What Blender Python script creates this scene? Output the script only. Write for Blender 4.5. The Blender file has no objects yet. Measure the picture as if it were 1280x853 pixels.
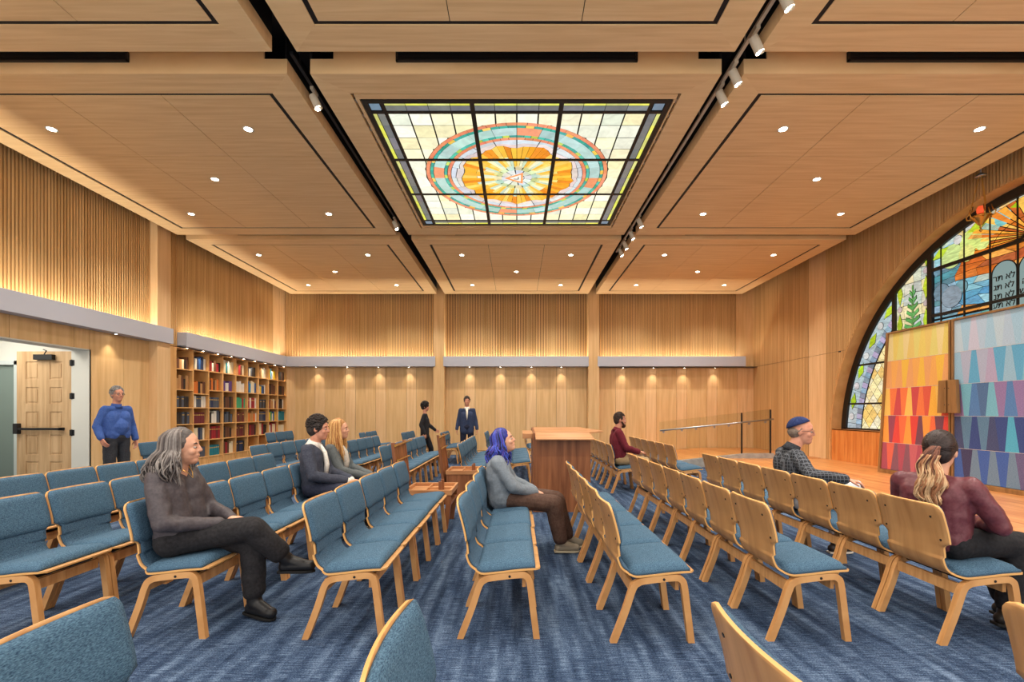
import bpy, bmesh, math, random
from mathutils import Vector, Matrix, Euler
R = random.Random(7)
S = bpy.context.scene
COL = S.collection
PI = math.pi

# ------------------------------------------------------------------ camera, world, exposure
cam_data = bpy.data.cameras.new('camera')
cam_data.sensor_width = 36.0
cam_data.sensor_fit = 'HORIZONTAL'
cam_data.lens = 36.0 * 580.0 / 1280.0
cam_data.shift_x = -6.0 / 1280.0
cam_data.shift_y = 88.5 / 1280.0
cam_data.clip_start = 0.05
cam = bpy.data.objects.new('camera', cam_data)
COL.objects.link(cam)
EYE = 1.36
cam.location = (0, 0, EYE)
cam.rotation_euler = (PI / 2, 0, 0)
S.camera = cam
S.view_settings.view_transform = 'Standard'
S.view_settings.look = 'None'
S.view_settings.exposure = 0.62
S.view_settings.gamma = 1.0
S.view_settings.use_curve_mapping = False

def lin(c):
    c /= 255.0
    return c / 12.92 if c <= 0.04045 else ((c + 0.055) / 1.055) ** 2.4
def rgb(r, g, b):
    return (lin(r), lin(g), lin(b), 1.0)

WORLD_STRENGTH = 1.15
world = bpy.data.worlds.new('world')
S.world = world
world.use_nodes = True
wb = world.node_tree.nodes['Background']
wb.inputs[0].default_value = (1.0, 0.94, 0.87, 1)
wb.inputs[1].default_value = WORLD_STRENGTH

DOWN_W = 98.0        # ceiling downlights, watts
TRACK_W = 60.0
COVE_W = 34.0        # per metre-ish cove strips
WASH_W = 12.0         # small lamps beneath the valance
SKY_E = 0.76
ARCH_E = 0.74
WARM = (1.0, 0.925, 0.83)

def add_light(kind, name, loc, power, color=WARM, parent=None, **kw):
    d = bpy.data.lights.new(name, kind)
    d.energy = power
    d.color = color
    for k, v in kw.items():
        if k not in ('rot', 'aim'):
            setattr(d, k, v)
    o = bpy.data.objects.new(name, d)
    COL.objects.link(o)
    o.location = loc
    if 'rot' in kw: o.rotation_euler = kw['rot']
    if 'aim' in kw:
        v = Vector(kw['aim']) - Vector(loc)
        o.rotation_euler = v.to_track_quat('-Z', 'Y').to_euler()
    if parent is not None:
        o.parent = parent
        o.location = Vector(loc) - parent.location
    return o

# ------------------------------------------------------------------ materials
def nt(name):
    m = bpy.data.materials.new(name)
    m.use_nodes = True
    t = m.node_tree
    return m, t, t.nodes['Principled BSDF']
def plain(name, c, rough=0.6, metal=0.0, spec=0.4):
    m, t, b = nt(name)
    b.inputs['Base Color'].default_value = rgb(*c)
    b.inputs['Roughness'].default_value = rough
    b.inputs['Metallic'].default_value = metal
    b.inputs['Specular IOR Level'].default_value = spec
    return m
def noisy(name, c1, c2, scale=(1, 1, 1), nscale=4.0, rough=0.6, bump=0.0, space='Object', detail=4.0, metal=0.0, dist=0.0, lo=.3, hi=.7):
    """two-tone procedural colour from stretched noise"""
    m, t, b = nt(name)
    n = t.nodes; l = t.links
    tc = n.new('ShaderNodeTexCoord')
    if space == 'World':
        g = n.new('ShaderNodeNewGeometry'); src = g.outputs['Position']
    else:
        src = tc.outputs['Object']
    mp = n.new('ShaderNodeMapping'); mp.inputs['Scale'].default_value = scale
    l.new(src, mp.inputs['Vector'])
    no = n.new('ShaderNodeTexNoise'); no.inputs['Scale'].default_value = nscale
    no.inputs['Detail'].default_value = detail
    no.inputs['Distortion'].default_value = dist
    l.new(mp.outputs[0], no.inputs['Vector'])
    cr = n.new('ShaderNodeValToRGB')
    cr.color_ramp.elements[0].position = lo; cr.color_ramp.elements[0].color = rgb(*c1)
    cr.color_ramp.elements[1].position = hi; cr.color_ramp.elements[1].color = rgb(*c2)
    l.new(no.outputs['Fac'], cr.inputs[0])
    l.new(cr.outputs[0], b.inputs['Base Color'])
    b.inputs['Roughness'].default_value = rough
    b.inputs['Metallic'].default_value = metal
    b.inputs['Specular IOR Level'].default_value = 0.35
    if bump:
        bp = n.new('ShaderNodeBump'); bp.inputs['Strength'].default_value = bump; bp.inputs['Distance'].default_value = 0.004
        l.new(no.outputs['Fac'], bp.inputs['Height']); l.new(bp.outputs[0], b.inputs['Normal'])
    return m
def emis(name, c, e):
    m, t, b = nt(name)
    b.inputs['Base Color'].default_value = (0, 0, 0, 1)
    b.inputs['Emission Color'].default_value = rgb(*c)
    b.inputs['Emission Strength'].default_value = e
    return m

M = {}
M['maple_ceiling'] = noisy('maple_ceiling', (220, 184, 134), (236, 204, 156), (0.5, 9, 1), 2.2, 0.42, space='World', dist=.4)
M['maple_edge'] = noisy('maple_edge', (224, 190, 140), (238, 208, 160), (0.6, 7, 1), 2.0, 0.45, space='World')
M['maple_wall'] = noisy('maple_wall', (212, 172, 118), (230, 194, 142), (7, 7, .45), 2.0, 0.5, space='World', dist=.3)
M['maple_light'] = noisy('maple_light', (220, 180, 130), (236, 200, 152), (7, 7, .45), 2.0, 0.5, space='World')
M['slat'] = noisy('slat', (190, 144, 88), (232, 194, 138), (9, 9, .15), 2.6, 0.5, space='World', lo=.25, hi=.75)
M['slat_back'] = plain('slat_back', (78, 50, 28), 0.8)
M['black'] = plain('black', (12, 14, 20), 0.6)
M['near_black'] = plain('near_black', (26, 27, 30), 0.5)
M['valance'] = plain('valance', (186, 190, 202), 0.5, 0.0)
M['white_paint'] = plain('white_paint', (214, 214, 206), 0.6)
M['oak'] = noisy('oak', (192, 136, 80), (222, 170, 112), (1.2, 9, 1.2), 3.5, 0.4, dist=.3)
M['oak_ply'] = noisy('oak_ply', (174, 126, 78), (204, 156, 102), (1, 7, 1), 1.6, 0.38, dist=.9, bump=.02)
M['oak_edge'] = plain('oak_edge', (226, 172, 104), 0.45)
M['fabric'] = noisy('fabric', (28, 56, 82), (92, 126, 150), (2.4, .8, 2.4), 150, 0.95, bump=.4, detail=6)
M['fabric_dark'] = noisy('fabric_dark', (28, 54, 78), (88, 118, 142), (2.4, .8, 2.4), 150, 0.95, bump=.4, detail=6)
M['walnut'] = noisy('walnut', (112, 66, 40), (158, 102, 66), (7, 7, .5), 2.4, 0.42, dist=.5)
M['walnut_light'] = noisy('walnut_light', (176, 122, 80), (206, 152, 104), (.6, 7, 7), 2.4, 0.4, dist=.4)
M['brass'] = plain('brass', (206, 164, 84), 0.3, 1.0)
M['steel'] = plain('steel', (168, 170, 172), 0.3, 1.0)
M['steel_dark'] = plain('steel_dark', (60, 60, 62), 0.35, 0.8)
M['door_wood'] = noisy('door_wood', (184, 148, 106), (212, 178, 136), (8, 8, .6), 2.4, 0.45, dist=.3)
M['case_wood'] = noisy('case_wood', (206, 154, 92), (228, 180, 120), (5, 5, .6), 2.0, 0.45, space='World')
M['concrete'] = noisy('concrete', (150, 148, 144), (178, 176, 170), (1, 1, 1), 8, 0.6)
M['panel_orange'] = noisy('panel_orange', (196, 112, 50), (224, 148, 78), (8, 6, .5), 2.6, 0.4, space='World', dist=.5)
M['ark_wood'] = noisy('ark_wood', (128, 92, 54), (158, 118, 74), (5, 5, .6), 3, 0.45)
M['cream_metal'] = plain('cream_metal', (206, 196, 176), 0.4)
M['lens'] = emis('lens', (255, 244, 226), 26.0)
M['led'] = emis('led', (255, 214, 150), 6.0)
M['lead'] = plain('lead', (18, 17, 15), 0.6)
M['frame_dark'] = plain('frame_dark', (34, 31, 27), 0.5)

def carpet_mat():
    m, t, b = nt('carpet_blue'); n = t.nodes; l = t.links
    g = n.new('ShaderNodeNewGeometry')
    def noise(scale, s, det=3):
        mp = n.new('ShaderNodeMapping'); mp.inputs['Scale'].default_value = scale
        l.new(g.outputs['Position'], mp.inputs[0])
        no = n.new('ShaderNodeTexNoise'); no.inputs['Scale'].default_value = s; no.inputs['Detail'].default_value = det
        l.new(mp.outputs[0], no.inputs[0]); return no.outputs['Fac']
    a = noise((8, .9, 1), 1.7, 6)         # long streaks running up the room
    c = noise((4, 60, 1), 2.6, 4)          # cross ribs
    d = noise((40, 90, 1), 3.0, 3)
    def mix(x, y, f):
        k = n.new('ShaderNodeMix'); k.data_type = 'FLOAT'; k.inputs[0].default_value = f
        l.new(x, k.inputs[2]); l.new(y, k.inputs[3]); return k.outputs[0]
    v = mix(mix(a, c, .52), d, .36)
    cr = n.new('ShaderNodeValToRGB')
    e = cr.color_ramp.elements
    e[0].position = .39; e[0].color = rgb(20, 31, 50)
    e[1].position = .63; e[1].color = rgb(122, 144, 172)
    e2 = e.new(.5); e2.color = rgb(54, 72, 100)
    l.new(v, cr.inputs[0]); l.new(cr.outputs[0], b.inputs['Base Color'])
    b.inputs['Roughness'].default_value = 1.0
    b.inputs['Specular IOR Level'].default_value = 0.1
    bp = n.new('ShaderNodeBump'); bp.inputs['Strength'].default_value = .5; bp.inputs['Distance'].default_value = .006
    l.new(v, bp.inputs['Height']); l.new(bp.outputs[0], b.inputs['Normal'])
    return m
M['carpet'] = carpet_mat()
def plank_mat():
    m, t, b = nt('stage_planks'); n = t.nodes; l = t.links
    g = n.new('ShaderNodeNewGeometry')
    mp = n.new('ShaderNodeMapping'); mp.inputs['Rotation'].default_value = (0, 0, PI / 2)
    l.new(g.outputs['Position'], mp.inputs[0])
    br = n.new('ShaderNodeTexBrick')
    br.inputs['Scale'].default_value = 1.0
    br.inputs['Brick Width'].default_value = 1.3; br.inputs['Row Height'].default_value = .09
    br.inputs['Mortar Size'].default_value = .0012
    br.inputs['Color1'].default_value = rgb(226, 158, 92); br.inputs['Color2'].default_value = rgb(184, 106, 52)
    br.inputs['Mortar'].default_value = rgb(110, 62, 30)
    l.new(mp.outputs[0], br.inputs[0])
    mp2 = n.new('ShaderNodeMapping'); mp2.inputs['Scale'].default_value = (9, .6, 1)
    l.new(g.outputs['Position'], mp2.inputs[0])
    no = n.new('ShaderNodeTexNoise'); no.inputs['Scale'].default_value = 2.2; no.inputs['Detail'].default_value = 4
    l.new(mp2.outputs[0], no.inputs[0])
    cr = n.new('ShaderNodeValToRGB'); cr.color_ramp.elements[0].color = rgb(170, 96, 46); cr.color_ramp.elements[1].color = rgb(238, 178, 112)
    cr.color_ramp.elements[0].position = .3; cr.color_ramp.elements[1].position = .7
    l.new(no.outputs['Fac'], cr.inputs[0])
    mx = n.new('ShaderNodeMix'); mx.data_type = 'RGBA'; mx.inputs[0].default_value = .5
    l.new(br.outputs[0], mx.inputs[6]); l.new(cr.outputs[0], mx.inputs[7])
    l.new(mx.outputs[2], b.inputs['Base Color'])
    b.inputs['Roughness'].default_value = .32
    return m
M['planks'] = plank_mat()
def glass_mat(strength, name, lo=.62, hi=1.2):
    m, t, b = nt(name); n = t.nodes; l = t.links
    at = n.new('ShaderNodeAttribute'); at.attribute_name = 'pane'
    tc = n.new('ShaderNodeTexCoord')
    mp = n.new('ShaderNodeMapping'); mp.inputs['Scale'].default_value = (3, 3, 9)
    l.new(tc.outputs['Object'], mp.inputs[0])
    no = n.new('ShaderNodeTexNoise'); no.inputs['Scale'].default_value = 2.2; no.inputs['Detail'].default_value = 3; no.inputs['Distortion'].default_value = 1.2
    l.new(mp.outputs[0], no.inputs[0])
    mr = n.new('ShaderNodeMapRange'); mr.inputs[1].default_value = .3; mr.inputs[2].default_value = .7
    mr.inputs[3].default_value = lo; mr.inputs[4].default_value = hi
    l.new(no.outputs['Fac'], mr.inputs[0])
    mu = n.new('ShaderNodeMath'); mu.operation = 'MULTIPLY'; mu.inputs[1].default_value = strength
    l.new(mr.outputs[0], mu.inputs[0])
    l.new(at.outputs['Color'], b.inputs['Emission Color'])
    l.new(mu.outputs[0], b.inputs['Emission Strength'])
    b.inputs['Base Color'].default_value = (.02, .02, .02, 1)
    b.inputs['Roughness'].default_value = .3
    return m
M['sky_glass'] = glass_mat(SKY_E, 'backlit_skylight_glass', .82, 1.06)
M['arch_glass'] = glass_mat(ARCH_E, 'daylit_stained_glass')
def clear_glass():
    m, t, b = nt('clear_glass')
    b.inputs['Base Color'].default_value = rgb(236, 240, 234)
    b.inputs['Roughness'].default_value = .03
    b.inputs['Transmission Weight'].default_value = 1.0
    b.inputs['IOR'].default_value = 1.08
    return m
M['glass'] = clear_glass()
_pc = {}
def pc(c, rough=.75):
    k = tuple(c) + (rough,)
    if k not in _pc: _pc[k] = plain('tone_%d_%d_%d' % tuple(c), c, rough)
    return _pc[k]
_cl = {}
def cloth(c, rough=.9, var=14):
    k = tuple(c) + (rough, var)
    if k not in _cl:
        _cl[k] = noisy('cloth_%d_%d_%d' % tuple(c), tuple(max(0, v - var) for v in c), tuple(min(255, v + var) for v in c), (1, 1, 1), 60, rough, bump=.2)
    return _cl[k]

# ------------------------------------------------------------------ mesh helpers
class MB:
    def __init__(s):
        s.v = []; s.f = []; s.m = []
    def add(s, vs, fs, m=0):
        o = len(s.v); s.v += [tuple(v) for v in vs]
        for f in fs:
            s.f.append(tuple(i + o for i in f)); s.m.append(m)
    def box(s, x0, x1, y0, y1, z0, z1, m=0):
        if x0 > x1: x0, x1 = x1, x0
        if y0 > y1: y0, y1 = y1, y0
        if z0 > z1: z0, z1 = z1, z0
        s.add([(x0, y0, z0), (x1, y0, z0), (x1, y1, z0), (x0, y1, z0), (x0, y0, z1), (x1, y0, z1), (x1, y1, z1), (x0, y1, z1)],
              [(0, 3, 2, 1), (4, 5, 6, 7), (0, 1, 5, 4), (1, 2, 6, 5), (2, 3, 7, 6), (3, 0, 4, 7)], m)
    def hexa(s, p, m=0):
        """8 corners: bottom 4 ccw then top 4"""
        s.add(p, [(0, 3, 2, 1), (4, 5, 6, 7), (0, 1, 5, 4), (1, 2, 6, 5), (2, 3, 7, 6), (3, 0, 4, 7)], m)
    def prism(s, pts, a, b, axis='y', m=0):
        """pts 2-D polygon extruded along axis between a and b"""
        n = len(pts)
        def P(p, t):
            if axis == 'y': return (p[0], t, p[1])
            if axis == 'x': return (t, p[0], p[1])
            return (p[0], p[1], t)
        vs = [P(p, a) for p in pts] + [P(p, b) for p in pts]
        fs = [tuple(range(n)), tuple(range(2 * n - 1, n - 1, -1))] + [(i, i + n, (i + 1) % n + n, (i + 1) % n) for i in range(n)]
        s.add(vs, fs, m)
    def tube(s, pts, rad, n=8, m=0, cap=True):
        pts = [Vector(p) for p in pts]
        k = len(pts)
        rs = rad if isinstance(rad, (list, tuple)) else [rad] * k
        rings = []
        up = None
        for i, p in enumerate(pts):
            d = (pts[min(i + 1, k - 1)] - pts[max(i - 1, 0)])
            if d.length < 1e-9: d = Vector((0, 0, 1))
            d.normalize()
            if up is None:
                up = Vector((0, 0, 1)) if abs(d.z) < .9 else Vector((1, 0, 0))
            a = d.cross(up)
            if a.length < 1e-6: a = d.cross(Vector((0, 1, 0)))
            a.normalize(); b = a.cross(d).normalized(); up = b
            rings.append([p + (a * math.cos(2 * PI * j / n) + b * math.sin(2 * PI * j / n)) * rs[i] for j in range(n)])
        vs = [v for r in rings for v in r]; fs = []
        for i in range(k - 1):
            for j in range(n):
                fs.append((i * n + j, i * n + (j + 1) % n, (i + 1) * n + (j + 1) % n, (i + 1) * n + j))
        if cap:
            fs.append(tuple(range(n - 1, -1, -1))); fs.append(tuple((k - 1) * n + j for j in range(n)))
        s.add(vs, fs, m)
    def capsule(s, a, b, ra, rb=None, n=14, m=0):
        rb = ra if rb is None else rb
        a = Vector(a); b = Vector(b); d = b - a
        L = d.length
        dn = d.normalized() if L > 1e-7 else Vector((0, 0, 1))
        pts = []; rs = []
        for k in range(5):
            t = -PI / 2 + k * PI / 8
            pts.append(a + dn * ra * math.sin(t)); rs.append(max(ra * math.cos(t), ra * .02))
        for k in range(5):
            t = k * PI / 8
            pts.append(b + dn * rb * math.sin(t)); rs.append(max(rb * math.cos(t), rb * .02))
        s.tube(pts, rs, n, m)
    def ell(s, c, r, rot=None, n=16, m=0):
        c = Vector(c); vs = []; fs = []; k = n // 2
        for i in range(k + 1):
            t = PI * i / k
            for j in range(n):
                p = Vector((r[0] * math.sin(t) * math.cos(2 * PI * j / n), r[1] * math.sin(t) * math.sin(2 * PI * j / n), r[2] * math.cos(t)))
                if i in (0, k): p = Vector((p.x + 1e-4 * math.cos(2 * PI * j / n), p.y + 1e-4 * math.sin(2 * PI * j / n), p.z))
                if rot is not None: p = rot @ p
                vs.append(c + p)
        for i in range(k):
            for j in range(n):
                fs.append((i * n + j, (i + 1) * n + j, (i + 1) * n + (j + 1) % n, i * n + (j + 1) % n))
        fs.append(tuple(range(n))); fs.append(tuple(k * n + j for j in range(n - 1, -1, -1)))
        s.add(vs, fs, m)
    def lathe(s, prof, c=(0, 0, 0), n=20, m=0, cap=True):
        vs = []; fs = []; k = len(prof)
        for r, z in prof:
            for j in range(n):
                vs.append((c[0] + r * math.cos(2 * PI * j / n), c[1] + r * math.sin(2 * PI * j / n), c[2] + z))
        for i in range(k - 1):
            for j in range(n):
                fs.append((i * n + j, i * n + (j + 1) % n, (i + 1) * n + (j + 1) % n, (i + 1) * n + j))
        if cap: fs.append(tuple(range(n - 1, -1, -1))); fs.append(tuple((k - 1) * n + j for j in range(n)))
        s.add(vs, fs, m)
    def mesh(s, name, mats, smooth=False):
        me = bpy.data.meshes.new(name)
        me.from_pydata(s.v, [], s.f)
        for mm in (mats if isinstance(mats, (list, tuple)) else [mats]):
            me.materials.append(mm)
        me.polygons.foreach_set('material_index', s.m)
        if smooth: me.polygons.foreach_set('use_smooth', [True] * len(me.polygons))
        bm = bmesh.new(); bm.from_mesh(me); bmesh.ops.recalc_face_normals(bm, faces=bm.faces); bm.to_mesh(me); bm.free()
        me.update()
        return me
    def build(s, name, mats, parent=None, smooth=False, bevel=0.0):
        o = bpy.data.objects.new(name, s.mesh(name, mats, smooth))
        COL.objects.link(o)
        if parent is not None: o.parent = parent
        if bevel:
            b = o.modifiers.new('bevel', 'BEVEL'); b.width = bevel; b.segments = 2; b.limit_method = 'ANGLE'
            b.angle_limit = 0.9
        return o

def tag(o, label=None, cat=None, group=None, kind=None):
    if label: o['label'] = label
    if cat: o['category'] = cat
    if group: o['group'] = group
    if kind: o['kind'] = kind
    return o
def thing(name, label, cat, loc=(0, 0, 0), rz=0.0, group=None):
    o = bpy.data.objects.new(name, None); COL.objects.link(o)
    o.empty_display_size = .1
    o.location = loc; o.rotation_euler = (0, 0, rz)
    return tag(o, label, cat, group)
def copy_tree(src, kids, loc, rz, label, group):
    c = src.copy(); COL.objects.link(c)
    c.location = loc; c.rotation_euler = (0, 0, rz)
    c['label'] = label
    if group: c['group'] = group
    for ch, gch in kids:
        d = ch.copy(); COL.objects.link(d); d.parent = c
        for g in gch:
            e = g.copy(); COL.objects.link(e); e.parent = d
    return c
def kids_of(o):
    return [(c, list(c.children)) for c in o.children]
def struct(o, cat=None):
    o['kind'] = 'structure'; return o
ORD = ['first', 'second', 'third', 'fourth', 'fifth', 'sixth', 'seventh', 'eighth', 'ninth', 'tenth', 'eleventh', 'twelfth']

# ================================================================== ROOM SHELL
XL, XR, YB, YN = -7.35, 7.5, 14.7, -0.3
ZC = 5.01           # coffer soffits
ZT = 5.42           # slab above
VT, VB = 3.08, 2.77 # valance top and bottom
b = MB(); b.box(XL - 2.4, XR + .6, YN, YB + .3, -.1, 0); struct(b.build('floor', M['carpet']))
# floor joints of the carpet tiles are cut as thin lines
b = MB(); b.box(XL - .4, XR + .5, YN, YB + .3, ZT, ZT + .1); struct(b.build('ceiling', M['black']))

# back wall ---------------------------------------------------------
b = MB()
b.box(XL - .3, XR + .5, YB + .02, YB + .3, 0, ZT, 2)
def s_px(px, Y=14.7): return (px - 646.0) * Y / 580.0
joints = [356, 368.7, 393.5, 406, 431.6, 444.5, 469.6, 482.5, 508, 520.3, 543.7, 557.3, 581, 594, 619, 632, 657.6, 670.2, 695.7, 708.6, 733.4, 747, 769.5, 782, 807.3, 820.4, 845.7, 858.5, 883.7, 896.2, 921.5, 934, 943.5]
jx = [s_px(p) for p in joints]; jx[0] = XL; jx[-1] = XR
for i in range(len(jx) - 1):
    w = jx[i + 1] - jx[i]
    b.box(jx[i] + .004, jx[i + 1] - .004, YB - .0, YB + .02, .13, VB + .02, 1 if w < .36 else 0)
for x0, x1 in ((XL + .02, -2.59), (-2.25, 2.22), (2.56, 6.97)):
    n = int((x1 - x0) / .052)
    for k in range(n):
        xx = x0 + (k + .5) * (x1 - x0) / n
        b.box(xx - .015, xx + .015, YB - .032, YB + .025, VB, ZT, 3)
b.box(6.97, XR, YB - .01, YB + .02, VB + .02, ZT, 0)
struct(b.build('wall_back', [M['maple_wall'], M['maple_light'], M['slat_back'], M['slat']]))
for i, (x0, x1) in enumerate(((-2.59, -2.25), (2.22, 2.56))):
    b = MB(); b.box(x0, x1, YB - .3, YB + .01, 0, ZT)
    struct(b.build('trim_%d' % (i + 1), M['maple_wall'], bevel=.004))
b = MB(); b.box(XL, XR, YB - .03, YB + .02, 0, .11); struct(b.build('baseboard_back', M['maple_light']))

# left wall ---------------------------------------------------------
b = MB()
DY0, DY1, DZ = 5.3, 7.98, 2.43
for y0, y1, z0, z1 in ((YN, DY0, 0, ZT), (DY1, 9.93, 0, ZT), (DY0, DY1, DZ, ZT), (9.93, YB + .1, VB - .02, ZT), (9.93, YB + .1, 0, .02)):
    b.box(XL - .3 if y0 < 9.9 else XL - .34, XL - .02, y0, y1, z0, z1, 2)
b.box(XL - .40, XL - .34, 9.93, YB + .3, 0, ZT, 2)
lp = [YN, 1.0, 2.5, 4.0, DY0]
for a_, c_ in zip(lp[:-1], lp[1:]): b.box(XL - .02, XL, a_ + .003, c_ - .003, .12, VB, 0)
for a_, c_ in ((DY0, 6.72), (6.72, 7.7), (7.7, DY1)): b.box(XL - .02, XL, a_ + .004, c_ - .004, DZ + .004, VB, 0)
for a_, c_ in ((DY1, 8.67), (8.67, 9.27)): b.box(XL - .02, XL, a_ + .003, c_ - .003, .12, VB, 0)
for y0, y1 in ((YN, 9.27), (9.8, 13.95)):
    n = int((y1 - y0) / .052)
    for k in range(n):
        yy = y0 + (k + .5) * (y1 - y0) / n
        b.box(XL - .03, XL + .026, yy - .015, yy + .015, VB, ZT, 3)
b.box(XL - .02, XL + .005, 13.95, 14.35, VB, ZT, 1)
b.box(XL - .02, XL + .008, 14.36, YB, VB, ZT, 1)
struct(b.build('wall_left', [M['maple_wall'], M['maple_light'], M['slat_back'], M['slat']]))
b = MB(); b.box(XL - .02, XL + .17, 9.27, 9.62, 0, ZT); struct(b.build('trim_3', M['maple_light'], bevel=.004))
b = MB(); b.box(XL - .3, XL + .03, YN, DY0, 0, .11); b.box(XL - .02, XL + .03, DY1 + .1, 9.27, 0, .11)
struct(b.build('baseboard_left', M['maple_light']))
# vestibule seen through the doorway
b = MB()
vx = XL - 2.2
b.box(vx, XL - .3, DY1 + .16, DY1 + .26, 0, 3.0)          # far side wall
b.box(vx - .1, vx, DY0 - .4, DY1 + .3, 0, 3.0)
b.box(vx, XL - .3, DY0 - .5, DY0 - .4, 0, 3.0)
b.box(vx, XL - .3, DY0 - .5, DY1 + .3, 2.9, 3.0)
b.box(XL - .3, XL - .0, DY1 - .012, DY1 + .03, 0, DZ)     # jamb
b.box(XL - .3, XL - .0, DY0 - .02, DY0 + .012, 0, DZ)
b.box(XL - .3, XL - .0, DY0, DY1, DZ - .015, DZ + .003)
struct(b.build('wall_vestibule', M['white_paint']))
b = MB()
fx0, fx1 = XL - 1.85, XL - 1.33
b.box(fx0, fx0 + .07, DY1 + .09, DY1 + .17, 0, 2.25); b.box(fx1 - .07, fx1, DY1 + .09, DY1 + .17, 0, 2.25); b.box(fx0, fx1, DY1 + .09, DY1 + .17, 2.18, 2.25)
b.box(fx0 + .07, fx1 - .07, DY1 + .14, DY1 + .165, 0, 2.18, 1)
struct(b.build('door_2', [pc((196, 206, 204)), pc((120, 136, 130))]))
# panelled door leaf standing open
d = thing('door_1', None, None, (XL - .30, DY1 + .02, 0)); d['kind'] = 'structure'
b = MB()
LW, LH, T = .95, 2.40, .045
st = .13
cols = [(-LW + .13, -LW + .40), (-.40, -.13)]
rows = [.18, .62, 1.06, 1.44, 1.88, 2.30]
zr = [(.22, .56), (.68, 1.02), (1.14, 1.46), (1.58, 1.90), (2.0, 2.30)]
zr = [(.16, .50), (.62, .96), (1.08, 1.36), (1.50, 1.78), (1.92, 2.22)]
b.box(-LW, 0, -.012, .012, 0.01, LH)                      # core
xs = [-LW, -LW + .16, -LW + .38, -.38, -.16, 0]
for x0, x1 in ((xs[0], xs[1]), (xs[2], xs[3]), (xs[4], xs[5])): b.box(x0, x1, -T / 2, T / 2, .01, LH)
zz = [.01] + [v for p in zr for v in p] + [LH]
for k in range(0, len(zz), 2):
    b.box(-LW, 0, -T / 2 + .001, T / 2 - .001, zz[k], zz[k + 1])
for x0, x1 in ((xs[1], xs[2]), (xs[3], xs[4])):
    for z0, z1 in zr: b.box(x0 + .03, x1 - .03, -.019, .019, z0 + .03, z1 - .03)
b.build('door_leaf', M['door_wood'], d, bevel=.003)
b = MB(); b.box(-LW + .03, -.12, -.085, -.055, 1.045, 1.085); b.box(-LW - .0, -LW + .08, -.09, -.0225, .98, 1.16); b.box(-.18, -.12, -.085, -.0225, 1.04, 1.09)
pb = b.build('panic_bar', M['near_black'], d, bevel=.006)
b = MB(); b.box(-.60, -.28, -.09, -.0225, 2.25, 2.34); b.tube([(-.44, -.06, 2.34), (-.36, -.1, 2.40), (-.48, -.03, 2.43)], .009)
b.build('door_closer', M['near_black'], d, bevel=.004)
for z in (.25, 1.0, 1.63, 2.2):
    b = MB(); b.box(-.03, .055, -.034, -.0226, z - .05, z + .05); b.tube([(.01, -.036, z - .055), (.01, -.036, z + .055)], .012)
    b.build('hinge', M['near_black'], d)
add_light('AREA', 'vestibule_fill', (XL - 1.2, 6.8, 2.86), 22, (1, .95, .86), shape='RECTANGLE', size=1.2, size_y=1.8)  # added fill light, out of view, to brighten the vestibule
b = MB(); b.box(XL - 1.8, XL - .6, 5.9, 7.7, 2.875, 2.899); tag(b.build('vestibule_glow_panel', emis('vestibule_panel', (255, 246, 230), 2.0)), 'added white glowing panel, unseen, inside the doorway vestibule on the left', 'ceiling light')  # glowing panel added above the vestibule fill, hidden by the door header

# right wall with the big round arch --------------------------------
AY, AZ, AR, GX = 6.95, .72, 4.13, 7.82
SILL = .95
ST = .22            # stage height
b = MB()
def arch_z(y, ex=0.0):
    q = (AR + ex) ** 2 - (y - AY) ** 2
    return AZ + math.sqrt(q) if q > 0 else None
n = int((YB - YN) / .052)
for k in range(n):
    y0 = YN + k * (YB - YN) / n; y1 = YN + (k + 1) * (YB - YN) / n; yc = (y0 + y1) / 2
    za = arch_z(yc, .03); zb = 0 if za is None else za
    in_band = 11.27 < yc < 11.92
    if za is None or za < ZT:
        z_lo = zb
        za0 = arch_z(y0, .03) or 0; za1 = arch_z(y1, .03) or 0
        if za is None: za0 = za1 = 0
        elif za0 == 0 or za1 == 0: za0 = za1 = max(za0, za1)
        b.hexa([(XR + .02, y0, za0), (XR + .25, y0, za0), (XR + .25, y1, za1), (XR + .02, y1, za1), (XR + .02, y0, ZT), (XR + .25, y0, ZT), (XR + .25, y1, ZT), (XR + .02, y1, ZT)], 2)
        def az2(y):
            if za is None: return 0.0
            return (arch_z(y, .012) or 0.0)
        if not in_band:
            for (q0, q1) in ((z_lo, VB - .005), (VB + .005, ZT)):
                if q1 > q0 and q1 > z_lo:
                    
                        ya, yb = yc - .0165, yc + .0165
                        l0, l1 = (az2(ya), az2(yb)) if (za is not None and za > q0 - 1e-6) else (q0, q0)
                        l0 = min(max(l0, q0), q1); l1 = min(max(l1, q0), q1)
                        b.hexa([(XR - .012, ya, l0), (XR + .03, ya, l0), (XR + .03, yb, l1), (XR - .012, yb, l1), (XR - .012, ya, q1), (XR + .03, ya, q1), (XR + .03, yb, q1), (XR - .012, yb, q1)], 3)
b.box(XR, XR + .03, 11.27, 11.92, 0, VB - .004, 1); b.box(XR, XR + .03, 11.27, 11.92, VB + .004, ZT, 1)
b.box(XR - .016, XR + .03, 10.72, 10.8, VB - .03, VB, 4)
struct(b.build('wall_right', [M['maple_wall'], M['maple_light'], M['slat_back'], M['slat'], M['black']]))
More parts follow.
